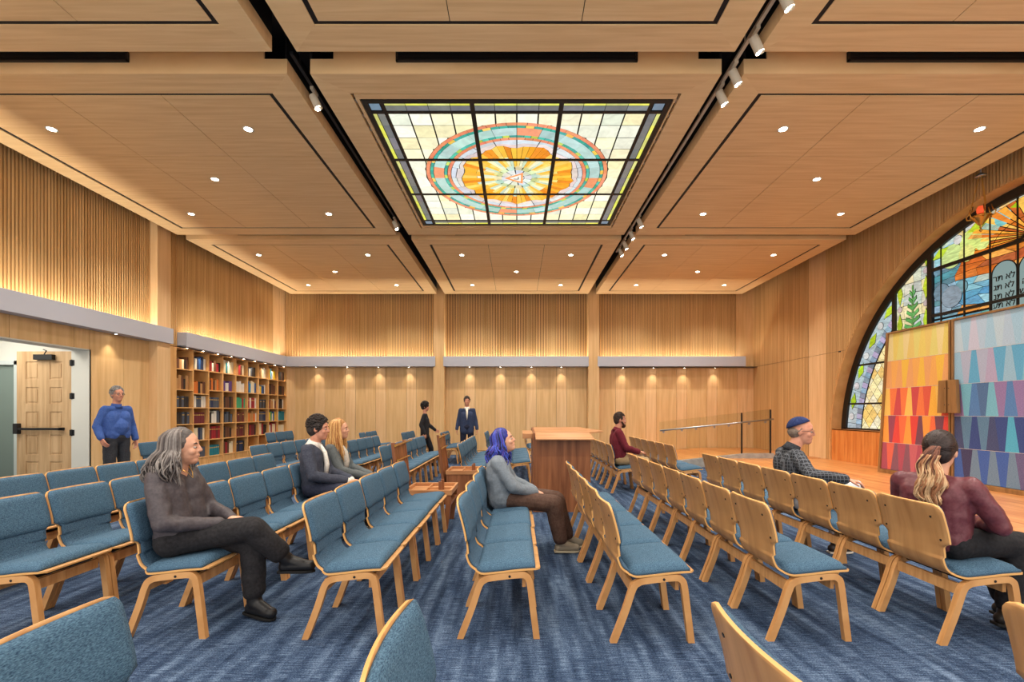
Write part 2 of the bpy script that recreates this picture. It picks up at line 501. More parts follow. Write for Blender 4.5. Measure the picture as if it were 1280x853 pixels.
# arch reveal
b = MB(); N = 96
half = math.acos(max(-1, min(1, 1)))
ts = [i * PI / N for i in range(N + 1)]
vs = []
for t in ts:
    y = AY + AR * math.cos(t); z = AZ + AR * math.sin(t)
    y2 = AY + (AR + .09) * math.cos(t); z2 = AZ + (AR + .09) * math.sin(t)
    vs += [(XR + .002, y, z), (GX + .08, y, z), (XR + .018, y2, z2), (GX + .08, y2, z2)]
fs = []
for i in range(N):
    a = i * 4; c = a + 4
    fs += [(a, c, c + 1, a + 1), (a + 2, a + 3, c + 3, c + 2), (a, a + 2, c + 2, c), (a + 1, c + 1, c + 3, a + 3)]
b.add(vs, fs)
b.box(XR - .014, GX + .08, AY + AR, AY + AR + .05, 0, AZ); b.box(XR - .014, GX + .08, AY - AR - .05, AY - AR, 0, AZ)
struct(b.build('trim_4', noisy('arch_lining', (200, 150, 92), (222, 174, 116), (3, 3, 3), 1.4, .45, space='World'), smooth=False))
b = MB()
k = 0; y = AY - AR
while y < AY + AR - .01:
    y1 = min(y + .27, AY + AR); b.box(XR + .02, XR + .05, y + .002, y1 - .002, 0, SILL); y = y1
b.box(XR + .02, GX + .08, AY - AR, AY + AR, SILL - .02, SILL); b.box(GX, GX + .1, AY - AR, AY + AR, 0, SILL)
struct(b.build('trim_5', M['panel_orange']))
b = MB(); b.box(XL - .3, XR + .5, YB + .3, YB + .35, 0, ZT)
struct(b.build('wall_behind', M['black']))

# valances with cove light ------------------------------------------
def valance(n_, x0, x1, y0, y1, side):
    b = MB()
    if side == 'back':
        b.box(x0, x1, YB - .32, YB - .295, VB, VT); b.box(x0, x1, YB - .30, YB - .001, VB, VB + .02)
        b.box(x0, x0 + .02, YB - .3, YB - .021, VB, VT); b.box(x1 - .02, x1, YB - .3, YB - .021, VB, VT)
    else:
        b.box(XL + .195, XL + .22, y0, y1, VB, VT); b.box(XL + .001, XL + .2, y0, y1, VB, VB + .02)
        b.box(XL + .013, XL + .2, y0, y0 + .02, VB, VT); b.box(XL + .013, XL + .2, y1 - .02, y1, VB, VT)
    o = b.build('trim_%d' % n_, M['valance'], bevel=.002); struct(o)
    return o
VALS = [(6, XL + .22, -2.53, 0, 0, 'back'), (7, -2.28, 2.23, 0, 0, 'back'), (8, 2.51, 7.1, 0, 0, 'back'),
        (9, 0, 0, YN, 9.64, 'left'), (10, 0, 0, 10.02, YB - .295, 'left')]
for v in VALS:
    valance(*v)
def cove(x0, x1, y0, y1):
    cx, cy = (x0 + x1) / 2, (y0 + y1) / 2
    L = max(x1 - x0, y1 - y0)
    o = add_light('AREA', 'cove_strip', (cx, cy, VB + .10), COVE_W * L / 4.5, (1, .88, .70), shape='RECTANGLE', size=max(x1 - x0, .05), size_y=max(y1 - y0, .05), rot=(PI, 0, 0))
    return o
for x0, x1 in ((-7.0, -2.65), (-2.2, 2.15), (2.6, 6.9)): cove(x0, x1, YB - .16, YB - .10)
cove(XL + .08, XL + .13, .5, 9.2); cove(XL + .08, XL + .13, 10.1, 14.3)
b = MB(); b.box(2.51, XR, YB - .27, YB, VB - .025, VB - .002); struct(b.build('trim_11', M['steel_dark']))

# ceiling coffers -----------------------------------------------------
BX = [(-7.0, -2.48), (-2.23, 2.21), (2.45, 6.97)]
BY = [(.15, 4.70), (5.008, 9.563), (9.822, 14.37)]
MG, GV = .32, .05
def coffer(i, j):
    x0, x1 = BX[i]; y0, y1 = BY[j]
    b = MB()
    sky = (i == 1 and j == 1)
    mg = MG
    ix0, ix1, iy0, iy1 = x0 + mg, x1 - mg, y0 + mg - .01, y1 - mg
    # mitred frame ring
    for (p, q) in (((x0, y0), (x1, y0)), ((x1, y0), (x1, y1)), ((x1, y1), (x0, y1)), ((x0, y1), (x0, y0))):
        pass
    O = [(x0, y0), (x1, y0), (x1, y1), (x0, y1)]; I = [(ix0, iy0), (ix1, iy0), (ix1, iy1), (ix0, iy1)]
    zt_out = ZT
    for k in range(4):
        a, c = O[k], O[(k + 1) % 4]; d_, e = I[(k + 1) % 4], I[k]
        b.hexa([(*a, ZC), (*c, ZC), (*d_, ZC), (*e, ZC), (*a, ZC + .16), (*c, ZC + .16), (*d_, ZC + .16), (*e, ZC + .16)], 0 if k % 2 == 0 else 1)
    b.box(x0, x0 + .02, y0, y1, ZC + .16, ZT, 2); b.box(x1 - .02, x1, y0, y1, ZC + .16, ZT, 2)
    b.box(x0 + .25, x1 - .25, y0, y0 + .02, ZC + .16, ZT, 0); b.box(x0 + .25, x1 - .25, y1 - .02, y1, ZC + .16, ZT, 0)
    b.box(ix0 + .0005, ix1 - .0005, iy0 + .0005, iy1 - .0005, ZC + (.05 if sky else .012), ZC + .1, 2)
    if not sky:
        px0, px1, py0, py1 = ix0 + GV, ix1 - GV, iy0 + GV * .8, iy1 - GV * .8
        for u in range(3):
            for w in range(3):
                b.box(px0 + (px1 - px0) * u / 3 + .004, px0 + (px1 - px0) * (u + 1) / 3 - .004,
                      py0 + (py1 - py0) * w / 3 + .004, py0 + (py1 - py0) * (w + 1) / 3 - .004, ZC + .004, ZC + .013, 0)
    else:
        # inner timber ring around the stained-glass skylight
        g0, g1, h0, h1 = -1.84, 1.84, 5.42, 9.12
        r0, r1, s0, s1 = ix0 + .03, ix1 - .03, iy0 + .025, iy1 - .025
        for (a0, a1, c0, c1) in ((r0, r1, s0, h0), (r0, r1, h1, s1), (r0, g0, h0, h1), (g1, r1, h0, h1)):
            b.box(a0, a1, c0, c1, ZC + .004, ZC + .06, 0)
        for q in range(40):
            yy = s0 + .1 + q * (s1 - s0 - .2) / 40
            if q % 3 == 0: b.box(ix0 - .0, ix0 + .03, yy, yy + .07, ZC + .02, ZC + .05, 3); b.box(ix1 - .03, ix1, yy, yy + .07, ZC + .02, ZC + .05, 3)
    o = b.build('ceiling', [M['maple_ceiling'], M['maple_edge'], M['black'], M['steel']])
    struct(o)
    # linear air diffuser in the strip in front of this coffer
for j in range(3):
    for i in range(3): coffer(i, j)
# raised cross strips between coffer rows
for i in range(3):
    for (y0, y1) in ((4.70, 5.008), (9.563, 9.822)):
        b = MB(); x0, x1 = BX[i]
        b.box(x0 + .25, x1 - .25, y0, y1, 5.30, ZT); struct(b.build('ceiling', M['maple_edge']))
POSN = ['left', 'centre', 'right']
for i, (x0, x1) in enumerate(((-7.0, -4.18), (-1.30, 1.30), (3.56, 6.97))):
    for j, (yy, h, nm) in enumerate(((5.008, .105, 'nearer'), (9.822, .05, 'farther'))):
        if j == 1: x0, x1 = ((-5.9, -2.9), (-1.3, .2), (3.56, 6.6))[i]
        t = thing('air_diffuser', 'long black linear air diffuser in the %s ceiling gap, %s coffer column' % (nm, POSN[i]), 'air vent', ((x0 + x1) / 2, yy, 5.13), 0, 'linear ceiling diffusers')
        w = (x1 - x0) / 2
        zb = 0 if j == 0 else -.03
        b = MB(); b.box(-w, w, -.03, -.0005, zb, zb + .014); b.box(-w, w, -.03, -.0005, zb + h - .012, zb + h); b.box(-w, -w + .02, -.03, -.0005, zb, zb + h); b.box(w - .02, w, -.03, -.0005, zb, zb + h)
        b.build('frame', M['near_black'], t)
        b = MB(); b.box(-w + .02, w - .02, -.008, -.0005, zb + .014, zb + h - .012)
        b.box(-w + .02, w - .02, -.022, -.012, zb + h * .5 - .006, zb + h * .5 + .006); b.build('louvre', M['black'], t)

# ------------------------------------------------------------------ recessed downlights
def make_downlight():
    t = thing('recessed_downlight', 'x', 'ceiling light', (0, 0, 0), 0, 'recessed downlights in the coffers')
    b = MB(); b.lathe([(.045, .004), (.062, .004), (.066, -.004), (.056, -.009), (.045, -.002)], n=24, cap=False)
    b.build('trim_ring', M['white_paint'], t, smooth=True)
    b = MB(); b.lathe([(.046, .001), (.046, -.005), (.001, -.005)], n=24); b.build('lens', M['lens'], t)
    return t
DL = make_downlight(); DLK = kids_of(DL); first = True
RN = ['near', 'middle', 'far']
spot = bpy.data.lights.new('downlight_beam', 'SPOT'); spot.energy = DOWN_W; spot.color = WARM; spot.spot_size = math.radians(118); spot.spot_blend = .6; spot.shadow_soft_size = .06
for j in range(3):
    for i in range(3):
        if i == 1 and j == 1: continue
        cx = (BX[i][0] + BX[i][1]) / 2; cy = (BY[j][0] + BY[j][1]) / 2
        for (dx, dy, nm) in ((-1.27, -1.29, 'near left corner'), (1.27, -1.29, 'near right corner'), (0, 0, 'middle'), (-1.27, 1.28, 'far left corner'), (1.27, 1.28, 'far right corner')):
            lb = 'round recessed downlight, %s of the %s %s ceiling coffer' % (nm, RN[j], POSN[i])
            loc = (cx + dx, cy + dy, ZC + .005)
            if first:
                o = DL; o.location = loc; o['label'] = lb; first = False
            else: o = copy_tree(DL, DLK, loc, 0, lb, 'recessed downlights in the coffers')
            s_ = bpy.data.objects.new('beam', spot); COL.objects.link(s_); s_.parent = o; s_.location = (0, 0, -.03)

# small wash lamps beneath the valances
wash = bpy.data.lights.new('wash_beam', 'SPOT'); wash.energy = WASH_W; wash.color = (1, .84, .62); wash.spot_size = math.radians(82); wash.spot_blend = .9; wash.shadow_soft_size = .02
def washer(x, y, label):
    t = thing('valance_spotlight', label, 'spotlight', (x, y, VB - (.026 if x > 2.5 else .001)), 0, 'small spotlights under the grey valance')
    b = MB(); b.lathe([(.018, 0), (.035, 0), (.035, -.012), (.022, -.012)], n=16, cap=False); b.build('housing', M['steel'], t)
    b = MB(); b.lathe([(.021, -.008), (.021, -.0115), (.001, -.0115)], n=16); b.build('lens', M['lens'], t)
    s_ = bpy.data.objects.new('beam', wash); COL.objects.link(s_); s_.parent = t; s_.location = (0, 0, -.03)
bays = ['left', 'middle', 'right']
for bi, pxs in enumerate(((395, 434, 472.7, 511), (587, 625.7, 664.4, 702), (778.7, 817, 855.5, 894))):
    for k, p in enumerate(pxs):
        washer((p - 646) * 14.56 / 580, 14.56, 'small spotlight under the back-wall valance, %s from left in the %s bay' % (ORD[k], bays[bi]))
for k, y in enumerate((8.35,)):
    washer(XL + .14, y, 'small spotlight under the left valance above the standing man')
for k in range(9):
    washer(XL + .10, 10.2 + k * .53, 'small spotlight over the %s column of the bookcase' % ORD[k])

# ------------------------------------------------------------------ track lights
def track(n_, x, y0, y1):
    b = MB(); b.box(x - .018, x + .018, y0, y1, 5.14, 5.17); 
    for yy in [y0 + .2 + q * 1.2 for q in range(int((y1 - y0) / 1.2))]: b.tube([(x, yy, 5.17), (x, yy, ZT)], .006)
    o = b.build('light_track', M['cream_metal'] if x > 0 else M['near_black']); tag(o, '%s light track hung in the dark slot %s of the skylight' % ('cream' if x > 0 else 'black', n_), 'light track')
track('left', -2.38, 4.9, 9.5); track('right', 2.36, 3.4, 11.0)
def make_head():
    t = thing('track_spotlight', 'x', 'spotlight', (0, 0, 0), 0, 'track spotlights in the ceiling slots')
    b = MB(); b.box(-.02, .02, -.07, .07, -.03, 0); b.tube([(0, 0, -.03), (0, 0, -.08)], .008)
    b.build('bracket', M['cream_metal'], t)
    b = MB(); d = Vector((.42, 0, -.9)).normalized(); p = Vector((-.02, 0, -.06)); q = p + d * .17
    b.tube([p, p + d * .01, q, q], [.03, .045, .045, .038], 18)
    b.build('housing', M['cream_metal'], t)
    b = MB(); b.tube([q - d * .004, q + d * .002], .038, 18); b.build('lens', M['lens'], t)
    return t
TH = make_head(); THK = kids_of(TH); first = True
tl = bpy.data.lights.new('track_beam', 'SPOT'); tl.energy = TRACK_W; tl.color = WARM; tl.spot_size = math.radians(70); tl.spot_blend = .6; tl.shadow_soft_size = .04
for k, (x, y, lb) in enumerate([(2.36, 4.1, 'nearest cream track spotlight in the right ceiling slot'), (2.36, 4.6, 'second nearest cream track spotlight in the right ceiling slot'),
        (2.36, 5.05, 'third cream track spotlight in the right ceiling slot, beside the skylight'), (2.36, 5.38, 'fourth cream track spotlight in the right slot, shining at the near skylight corner'),
        (2.36, 8.95, 'nearest of the four far track spotlights in the right slot'), (2.36, 9.58, 'second of the four far track spotlights in the right slot'),
        (2.36, 10.16, 'third of the four far track spotlights in the right slot'), (2.36, 10.6, 'farthest track spotlight in the right ceiling slot'),
        (-2.38, 5.45, 'nearer cream track spotlight in the left ceiling slot'), (-2.38, 9.05, 'farther cream track spotlight in the left ceiling slot')]):
    rz = 0 if x > 0 else PI * .0
    if first: o = TH; o.location = (x, y, 5.14); o['label'] = lb; first = False
    else: o = copy_tree(TH, THK, (x, y, 5.14), rz, lb, 'track spotlights in the ceiling slots')
    s_ = bpy.data.objects.new('beam', tl); COL.objects.link(s_); s_.parent = o
    d = Vector((.42, 0, -.9)).normalized(); s_.location = Vector((-.02, 0, -.06)) + d * .19
    s_.rotation_euler = d.to_track_quat('-Z', 'Y').to_euler()

# ================================================================== STAINED GLASS
def area2(p): return sum(p[i][0] * p[(i + 1) % len(p)][1] - p[(i + 1) % len(p)][0] * p[i][1] for i in range(len(p))) / 2
def clip_half(p, a, b_, c):
    """keep points with a*x+b*y<=c"""
    out = []
    for i in range(len(p)):
        u, v = p[i], p[(i + 1) % len(p)]
        du = a * u[0] + b_ * u[1] - c; dv = a * v[0] + b_ * v[1] - c
        if du <= 0: out.append(u)
        if (du < 0 < dv) or (dv < 0 < du):
            t = du / (du - dv); out.append((u[0] + (v[0] - u[0]) * t, u[1] + (v[1] - u[1]) * t))
    return out
def clip_poly(p, clip):
    """Sutherland-Hodgman against a convex ccw polygon"""
    for i in range(len(clip)):
        if len(p) < 3: return []
        a, b_ = clip[i], clip[(i + 1) % len(clip)]
        nx, ny = (b_[1] - a[1]), -(b_[0] - a[0])
        p = clip_half(p, nx, ny, nx * a[0] + ny * a[1])
    return p if len(p) >= 3 else []
def shrink(p, d):
    """inset a convex ccw polygon by d"""
    if area2(p) < 0: p = p[::-1]
    q = list(p)
    for i in range(len(p)):
        a, b_ = p[i], p[(i + 1) % len(p)]
        nx, ny = (b_[1] - a[1]), -(b_[0] - a[0]); L = math.hypot(nx, ny)
        if L < 1e-6: continue
        nx /= L; ny /= L
        q = clip_half(q, nx, ny, nx * a[0] + ny * a[1] - d)
        if len(q) < 3: return []
    return q if len(q) >= 3 and abs(area2(q)) > 2e-5 else []
class Glass:
    def __init__(s): s.p = []; s.c = []
    def add(s, poly, col, lead=.006, inset=True):
        q = shrink(poly, lead) if inset else poly
        if q: s.p.append(q); s.c.append(col)
    def build(s, name, mat, to3, th, parent):
        """every pane is a thin slab with its own colour"""
        vs = []; fs = []; cs = []
        for q, c in zip(s.p, s.c):
            o = len(vs); n_ = len(q)
            for u in q: vs.append(to3(u[0], u[1], 0))
            for u in q: vs.append(to3(u[0], u[1], th))
            fs.append(tuple(range(o, o + n_))); cs.append(c)
            fs.append(tuple(range(o + 2 * n_ - 1, o + n_ - 1, -1))); cs.append(c)
            for i in range(n_): fs.append((o + i, o + n_ + i, o + n_ + (i + 1) % n_, o + (i + 1) % n_)); cs.append(c)
        me = bpy.data.meshes.new(name); me.from_pydata(vs, [], fs); me.materials.append(mat)
        at = me.color_attributes.new('pane', 'FLOAT_COLOR', 'CORNER')
        k = 0
        data = []
        for f, c in zip(fs, cs):
            data += list(rgb(*c)) * len(f)
        at.data.foreach_set('color', data)
        o = bpy.data.objects.new(name, me); COL.objects.link(o); o.parent = parent
        return o
def jit(c, a=12):
    k = R.uniform(-a, a)
    return tuple(max(0, min(255, v + k + R.uniform(-a, a) * .4)) for v in c)
def circ(cx, cy, r, n=16): return [(cx + r * math.cos(2 * PI * i / n), cy + r * math.sin(2 * PI * i / n)) for i in range(n)]
def rect(x0, x1, y0, y1): return [(x0, y0), (x1, y0), (x1, y1), (x0, y1)]

# --- skylight (plan view, x right, y away) centred on (0, 7.27)
SC = (0.0, 7.27)
sk = thing('stained_glass_skylight', 'backlit square stained glass skylight with sunburst medallion in the ceiling', 'skylight', (SC[0], SC[1], ZC + .03))
G = Glass()
HB = 1.80; HI = 1.60
CREAM = [(250, 244, 206), (246, 238, 190), (252, 250, 228), (232, 236, 214), (248, 242, 200)]
# border strips
for side in range(4):
    n = 12
    for k in range(n):
        a = -HI + 2 * HI * k / n; c = -HI + 2 * HI * (k + 1) / n
        for (r0, r1, cc) in ((HI + .025, HI + .115, (112, 116, 118)), (HI + .12, HB - .03, (226, 226, 92) if k % 2 else (206, 208, 120))):
            q = {0: rect(a, c, r0, r1), 1: rect(a, c, -r1, -r0), 2: rect(r0, r1, a, c), 3: rect(-r1, -r0, a, c)}[side]
            G.add(q, jit(cc, 10), .004)
for sx in (-1, 1):
    for sy in (-1, 1):
        q = rect(*sorted((sx * (HI + .03), sx * (HB - .03))), *sorted((sy * (HI + .03), sy * (HB - .03))))
        G.add(q, (104, 128, 148), .01)
NG = 12
g = 2 * HI / NG
RO = 1.40
for a in range(NG):
    for c in range(NG):
        q = rect(-HI + a * g, -HI + (a + 1) * g, -HI + c * g, -HI + (c + 1) * g)
        far_ = max(math.hypot(*p) for p in q); near_ = min(math.hypot(*p) for p in q)
        if far_ < RO: continue
        col = jit(CREAM[R.randrange(5)], 8)
        if near_ > RO and not (q[0][0] < 0 < q[1][0] or q[0][1] < 0 < q[2][1]): G.add(q, col, .0105); continue
        # cut the disc out by marching over thin slivers of the pane
        m_ = 10
        for u in range(m_):
            x0 = q[0][0] + (q[1][0] - q[0][0]) * u / m_; x1 = q[0][0] + (q[1][0] - q[0][0]) * (u + 1) / m_
            xm = min(abs(x0), abs(x1)) if x0 * x1 > 0 else 0
            y0, y1 = q[0][1], q[2][1]
            e0 = .0105 if u == 0 else 0; e1 = .0105 if u == m_ - 1 else 0
            def yr(x): return math.sqrt(max(0, RO * RO - x * x))
            if y0 >= -1e-6:
                p = [(x0 + e0, max(y0 + .006, yr(x0))), (x1 - e1, max(y0 + .006, yr(x1))), (x1 - e1, y1 - .006), (x0 + e0, y1 - .006)]
                if p[0][1] < p[3][1] and p[1][1] < p[2][1]: G.add(p, col, 0, False)
            elif y1 <= 1e-6:
                p = [(x0 + e0, y0 + .006), (x1 - e1, y0 + .006), (x1 - e1, min(y1 - .006, -yr(x1))), (x0 + e0, min(y1 - .006, -yr(x0)))]
                if p[0][1] < p[3][1] and p[1][1] < p[2][1]: G.add(p, col, 0, False)
def ring(r0, r1, n, colf, off=0.0, lead=.004):
    for k in range(n):
        a = 2 * PI * (k + off) / n; c = 2 * PI * (k + 1 + off) / n
        sub = max(1, int(48 / n))
        p = [(r0 * math.cos(a), r0 * math.sin(a))] + [(r1 * math.cos(a + (c - a) * i / sub), r1 * math.sin(a + (c - a) * i / sub)) for i in range(sub + 1)] + [(r0 * math.cos(c), r0 * math.sin(c))]
        inn = [(r0 * math.cos(a + (c - a) * i / sub), r0 * math.sin(a + (c - a) * i / sub)) for i in range(sub, 0, -1)]
        if sub == 1: G.add(p, colf(k), lead)
        else:
            # strips keep each piece convex
            col = colf(k); e = lead / r1
            for i in range(sub):
                a0 = a + (c - a) * i / sub + (e if i == 0 else 0); a1 = a + (c - a) * (i + 1) / sub - (e if i == sub - 1 else 0)
                q0, q1 = r0 + lead, r1 - lead
                G.add([(q0 * math.cos(a0), q0 * math.sin(a0)), (q1 * math.cos(a0), q1 * math.sin(a0)), (q1 * math.cos(a1), q1 * math.sin(a1)), (q0 * math.cos(a1), q0 * math.sin(a1))], col, 0, False)
CORAL = (232, 142, 104); TEAL = (52, 168, 150); AQ = (176, 212, 204)
ring(1.335, 1.395, 64, lambda k: jit(CORAL, 14))
ring(1.285, 1.335, 72, lambda k: jit(TEAL if k % 5 else (250, 200, 90), 20))
ring(1.125, 1.285, 24, lambda k: jit((236, 150, 110), 8) if k % 6 == 0 else jit(AQ, 12))
ring(1.075, 1.125, 72, lambda k: jit((70, 180, 160) if k % 4 else (190, 210, 90), 20))
ring(1.02, 1.075, 60, lambda k: jit(CORAL, 14))
# clouds, then sun rays of uneven length, then pale rays and cloudlets
nR = 60
rr = [0.86 + .035 * math.sin(k * PI * 2 / nR * 9) + R.uniform(-.03, .03) for k in range(nR)]
for k in range(nR):
    a = 2 * PI * k / nR; c = 2 * PI * (k + 1) / nR
    def P(r, t): return (r * math.cos(t), r * math.sin(t))
    ra, rb = rr[k], rr[(k + 1) % nR]
    o_ = jit([(246, 168, 34), (250, 188, 60), (232, 140, 24), (252, 204, 92)][R.randrange(4)], 10)
    mid = .58 + R.uniform(-.06, .08)
    G.add([P(mid, a), P(ra, a), P(rb, c), P(mid, c)], o_, .0035)
    o2 = jit([(250, 190, 60), (252, 216, 120), (244, 240, 200), (206, 226, 200)][k % 4], 10)
    G.add([P(.32, a), P(mid, a), P(mid, c), P(.32, c)], o2, .003)
nC = 20
for k in range(nC):
    a = 2 * PI * k / nC; c = 2 * PI * (k + 1) / nC
    for (f0, f1, cc) in ((.05, .47 + .1 * math.sin(k * 2.1), (226, 212, 206)), (.53 + .1 * math.sin(k * 2.1), .97, (208, 216, 222))):
        col = jit(cc, 14)
        for h in range(3):
            t0 = a + (c - a) * h / 3 + (.008 if h == 0 else 0); t1 = a + (c - a) * (h + 1) / 3 - (.008 if h == 2 else 0)
            i0 = int((t0 / (2 * PI)) * nR + .5) % nR; i1 = int((t1 / (2 * PI)) * nR + .5) % nR
            b0 = rr[i0]; b1 = rr[i1]
            G.add([P(b0 + (1.02 - b0) * f0, t0), P(b0 + (1.02 - b0) * f1, t0), P(b1 + (1.02 - b1) * f1, t1), P(b1 + (1.02 - b1) * f0, t1)], col, 0, False)
for (nn, r0, r1, offs, cs_) in ((15, .235, .355, 0, ((196, 206, 140), (206, 220, 176), (180, 214, 196), (222, 216, 170))), (10, .12, .235, .2, ((226, 232, 226), (206, 220, 226), (222, 224, 200)))):
    for k in range(nn):
        a = 2 * PI * k / nn + offs; w_ = 2 * PI / nn; bu = R.uniform(.0, .035)
        G.add([P(r0, a), P(r1, a + .03), P(r1 + bu, a + w_ * .35), P(r1 + bu, a + w_ * .65), P(r1, a + w_ - .03), P(r0, a + w_)], jit(cs_[k % len(cs_)], 14), .005)
G.add(circ(0, 0, .115, 10), (236, 238, 228), .004)
G.build('glass', M['sky_glass'], lambda x, y, t: (x, y, -t - .012), .006, sk)
# triangle emblem lying over the centre cloud
b = MB()
for k in range(3):
    a = PI + k * 2 * PI / 3; c = a + 2 * PI / 3
    b.prism([P(.19, a), P(.13, a), P(.13, c), P(.19, c)], -.022, -.0185, 'z', 0)
b.box(-.03, .03, .02, .032, -.022, -.0185, 1); b.box(.018, .03, -.04, .03, -.022, -.0185, 1); b.box(-.045, -.033, .012, .034, -.022, -.0185, 1)
b.build('triangle_emblem', [emis('orange_glass', (226, 110, 60), 1.6), M['lead']], sk)
b = MB(); b.box(-1.83, 1.83, -1.83, 1.83, -.011, .01); b.build('leading', M['lead'], sk)
b = MB()
for q in (-1.8, 1.8): b.box(q - .03, q + .03, -1.83, 1.83, -.026, .012); b.box(-1.77, 1.77, q - .03, q + .03, -.026, .012)
b.build('frame', M['frame_dark'], sk)
for q in (-HI, -HI / 3, HI / 3, HI):
    for ax in (0, 1):
        w = .022 if abs(q) > 1 else .028
        b = MB()
        if ax == 0: b.box(q - w, q + w, -1.77, 1.77, -.0255, -.012)
        else: b.box(-1.77, 1.77, q - w, q + w, -.025, -.012)
        b.build('glazing_bar', M['frame_dark'], sk)
add_light('AREA', 'skylight_glow', (0, 7.27, ZC - .06), 90, (1, .95, .80), shape='RECTANGLE', size=3.4, size_y=3.4)

# --- arched window: coordinates (y, z) in the plane x = GX
aw = thing('arched_stained_glass_window', 'large half-round stained glass window with stone tablets and sunrise behind the ark panels', 'window', (GX, AY, SILL))
RG = 4.02
DISC = [(AY + RG * math.cos(PI * i / 60 - .0), AZ + RG * math.sin(PI * i / 60)) for i in range(61)]
DISC = DISC[::1]
DISC = [(y, max(z, AZ)) for y, z in DISC]
INNER = [(AY + 3.53 * math.cos(PI * i / 40), AZ + 3.53 * math.sin(PI * i / 40)) for i in range(41)]
G = Glass()
def addc(poly, col, lead=.007, region=None):
    if area2(poly) < 0: poly = poly[::-1]
    q = clip_poly(poly, DISC)
    if q: q = clip_half(q, 0, -1, -(SILL + .03))
    if q and region: q = clip_poly(q, region)
    if q and len(q) >= 3 and abs(area2(q)) > 4e-5: G.add(q, col, lead)
def irregular(y0, y1, z0, z1, ny, nz, colf, lead=.006, jt=.3):
    hy = (y1 - y0) / ny; hz = (z1 - z0) / nz
    gr = [[(y0 + i * hy + (0 if i in (0, ny) else R.uniform(-jt, jt) * hy), z0 + k * hz + (0 if k in (0, nz) else R.uniform(-jt, jt) * hz)) for k in range(nz + 1)] for i in range(ny + 1)]
    for i in range(ny):
        for k in range(nz):
            q = [gr[i][k], gr[i + 1][k], gr[i + 1][k + 1], gr[i][k + 1]]
            cy = sum(p[0] for p in q) / 4; cz = sum(p[1] for p in q) / 4
            addc(q, colf(cy, cz), lead)
def overlay(dst, poly, col): dst.append((poly, col))
OV = []     # shapes set a few millimetres in front, each with a lead outline
LIME = (176, 206, 40); LILAC = (172, 170, 190); GREYB = (150, 172, 186)
BY0, BY1 = 8.72, 9.52    # light between centre picture and side lattice (mirrored about AY)
def side(sg):
    def my(v): return AY + sg * (v - AY)
    # tall narrow light with green tree over a column
    def cc(y, z):
        return jit([(236, 222, 170), (214, 214, 190), (226, 206, 160), (196, 206, 196)][R.randrange(4)], 8)
    irregular(min(my(8.72), my(9.52)), max(my(8.72), my(9.52)), SILL, 4.6, 4, 16, cc, .006, .12)
    for z in [1.25 + .62 * k for k in range(6)]:
        for yv in (8.82, 9.42):
            overlay(OV, [(my(yv), z - .24), (my(yv) - .07, z), (my(yv), z + .24), (my(yv) + .07, z)], jit(LIME, 16))
            overlay(OV, circ(my(yv), z + .32, .062, 12), jit((190, 172, 168), 8))
    yc = my(9.12)
    for k in range(6):
        z = 2.95 + k * .13; w = .20 - k * .026
        for s2 in (-1, 1):
            overlay(OV, [(yc, z), (yc + s2 * w, z + .10), (yc + s2 * w * .9, z + .17), (yc, z + .09)], jit((86, 160, 84), 14))
    overlay(OV, [(yc - .03, 2.7), (yc + .03, 2.7), (yc + .02, 3.85), (yc - .02, 3.85)], (92, 150, 76))
    for k, w in enumerate((.26, .20, .15, .22)):
        overlay(OV, rect(yc - w, yc + w, 2.66 - k * .09, 2.735 - k * .09), jit((186, 182, 190), 10))
    for k in range(3):
        overlay(OV, rect(yc - .16 + k * .11, yc - .06 + k * .11, 1.0, 2.36), jit((206, 196, 176), 10))
    # lattice of diamonds
    for i in range(-2, 18):
        for k in range(0, 26):
            cy = my(9.56 + (i + .5 * (k % 2)) * .23); cz = SILL - .1 + k * .15
            if abs(cy - AY) < 2.64 or math.hypot(cy - AY, cz - AZ) > 3.75: continue
            addc([(cy - .115, cz), (cy, cz - .15), (cy + .115, cz), (cy, cz + .15)], jit([(240, 222, 160), (244, 230, 184), (238, 198, 112), (240, 234, 208), (240, 228, 190)][R.randrange(5)], 8), .007, INNER)
side(1); side(-1)
# curved border: inner grey-blue blocks and outer lilac band with diamonds
for k in range(96):
    a = PI * k / 96; c = PI * (k + 1) / 96
    def Q(r, t): return (AY + r * math.cos(t), AZ + r * math.sin(t))
    if not (abs(math.cos((a + c) / 2)) * 3.8 > 2.55 or True): continue
    mid = Q(3.75, (a + c) / 2)
    dy = abs(mid[0] - AY)
    if 1.72 < dy < 2.60: continue
    addc([Q(3.56, a), Q(3.72, a), Q(3.72, c), Q(3.56, c)], jit([(140, 168, 190), (168, 160, 188), (120, 132, 150)][k % 3], 12), .005)
    
    if k % 3 == 0: a3 = a; c3_ = PI * (k + 3) / 96; addc([Q(3.72, a3), Q(4.06, a3), Q(4.06, c3_), Q(3.72, c3_)], jit((176, 194, 198), 12), .005)
for k in range(34):
    a = PI * (k + .5) / 34; y, z = Q(3.87, a)
    if 1.70 < abs(y - AY) < 2.62 or z < SILL + .1: continue
    e = (-math.sin(a), math.cos(a)); n_ = (math.cos(a), math.sin(a))
    if k % 2 == 0: overlay(OV, [(y + e[0] * .2, z + e[1] * .2), (y + n_[0] * .09, z + n_[1] * .09), (y - e[0] * .2, z - e[1] * .2), (y - n_[0] * .09, z - n_[1] * .09)], jit(LIME, 16))
    else: overlay(OV, circ(y, z, .085, 12), jit((206, 204, 200), 8))
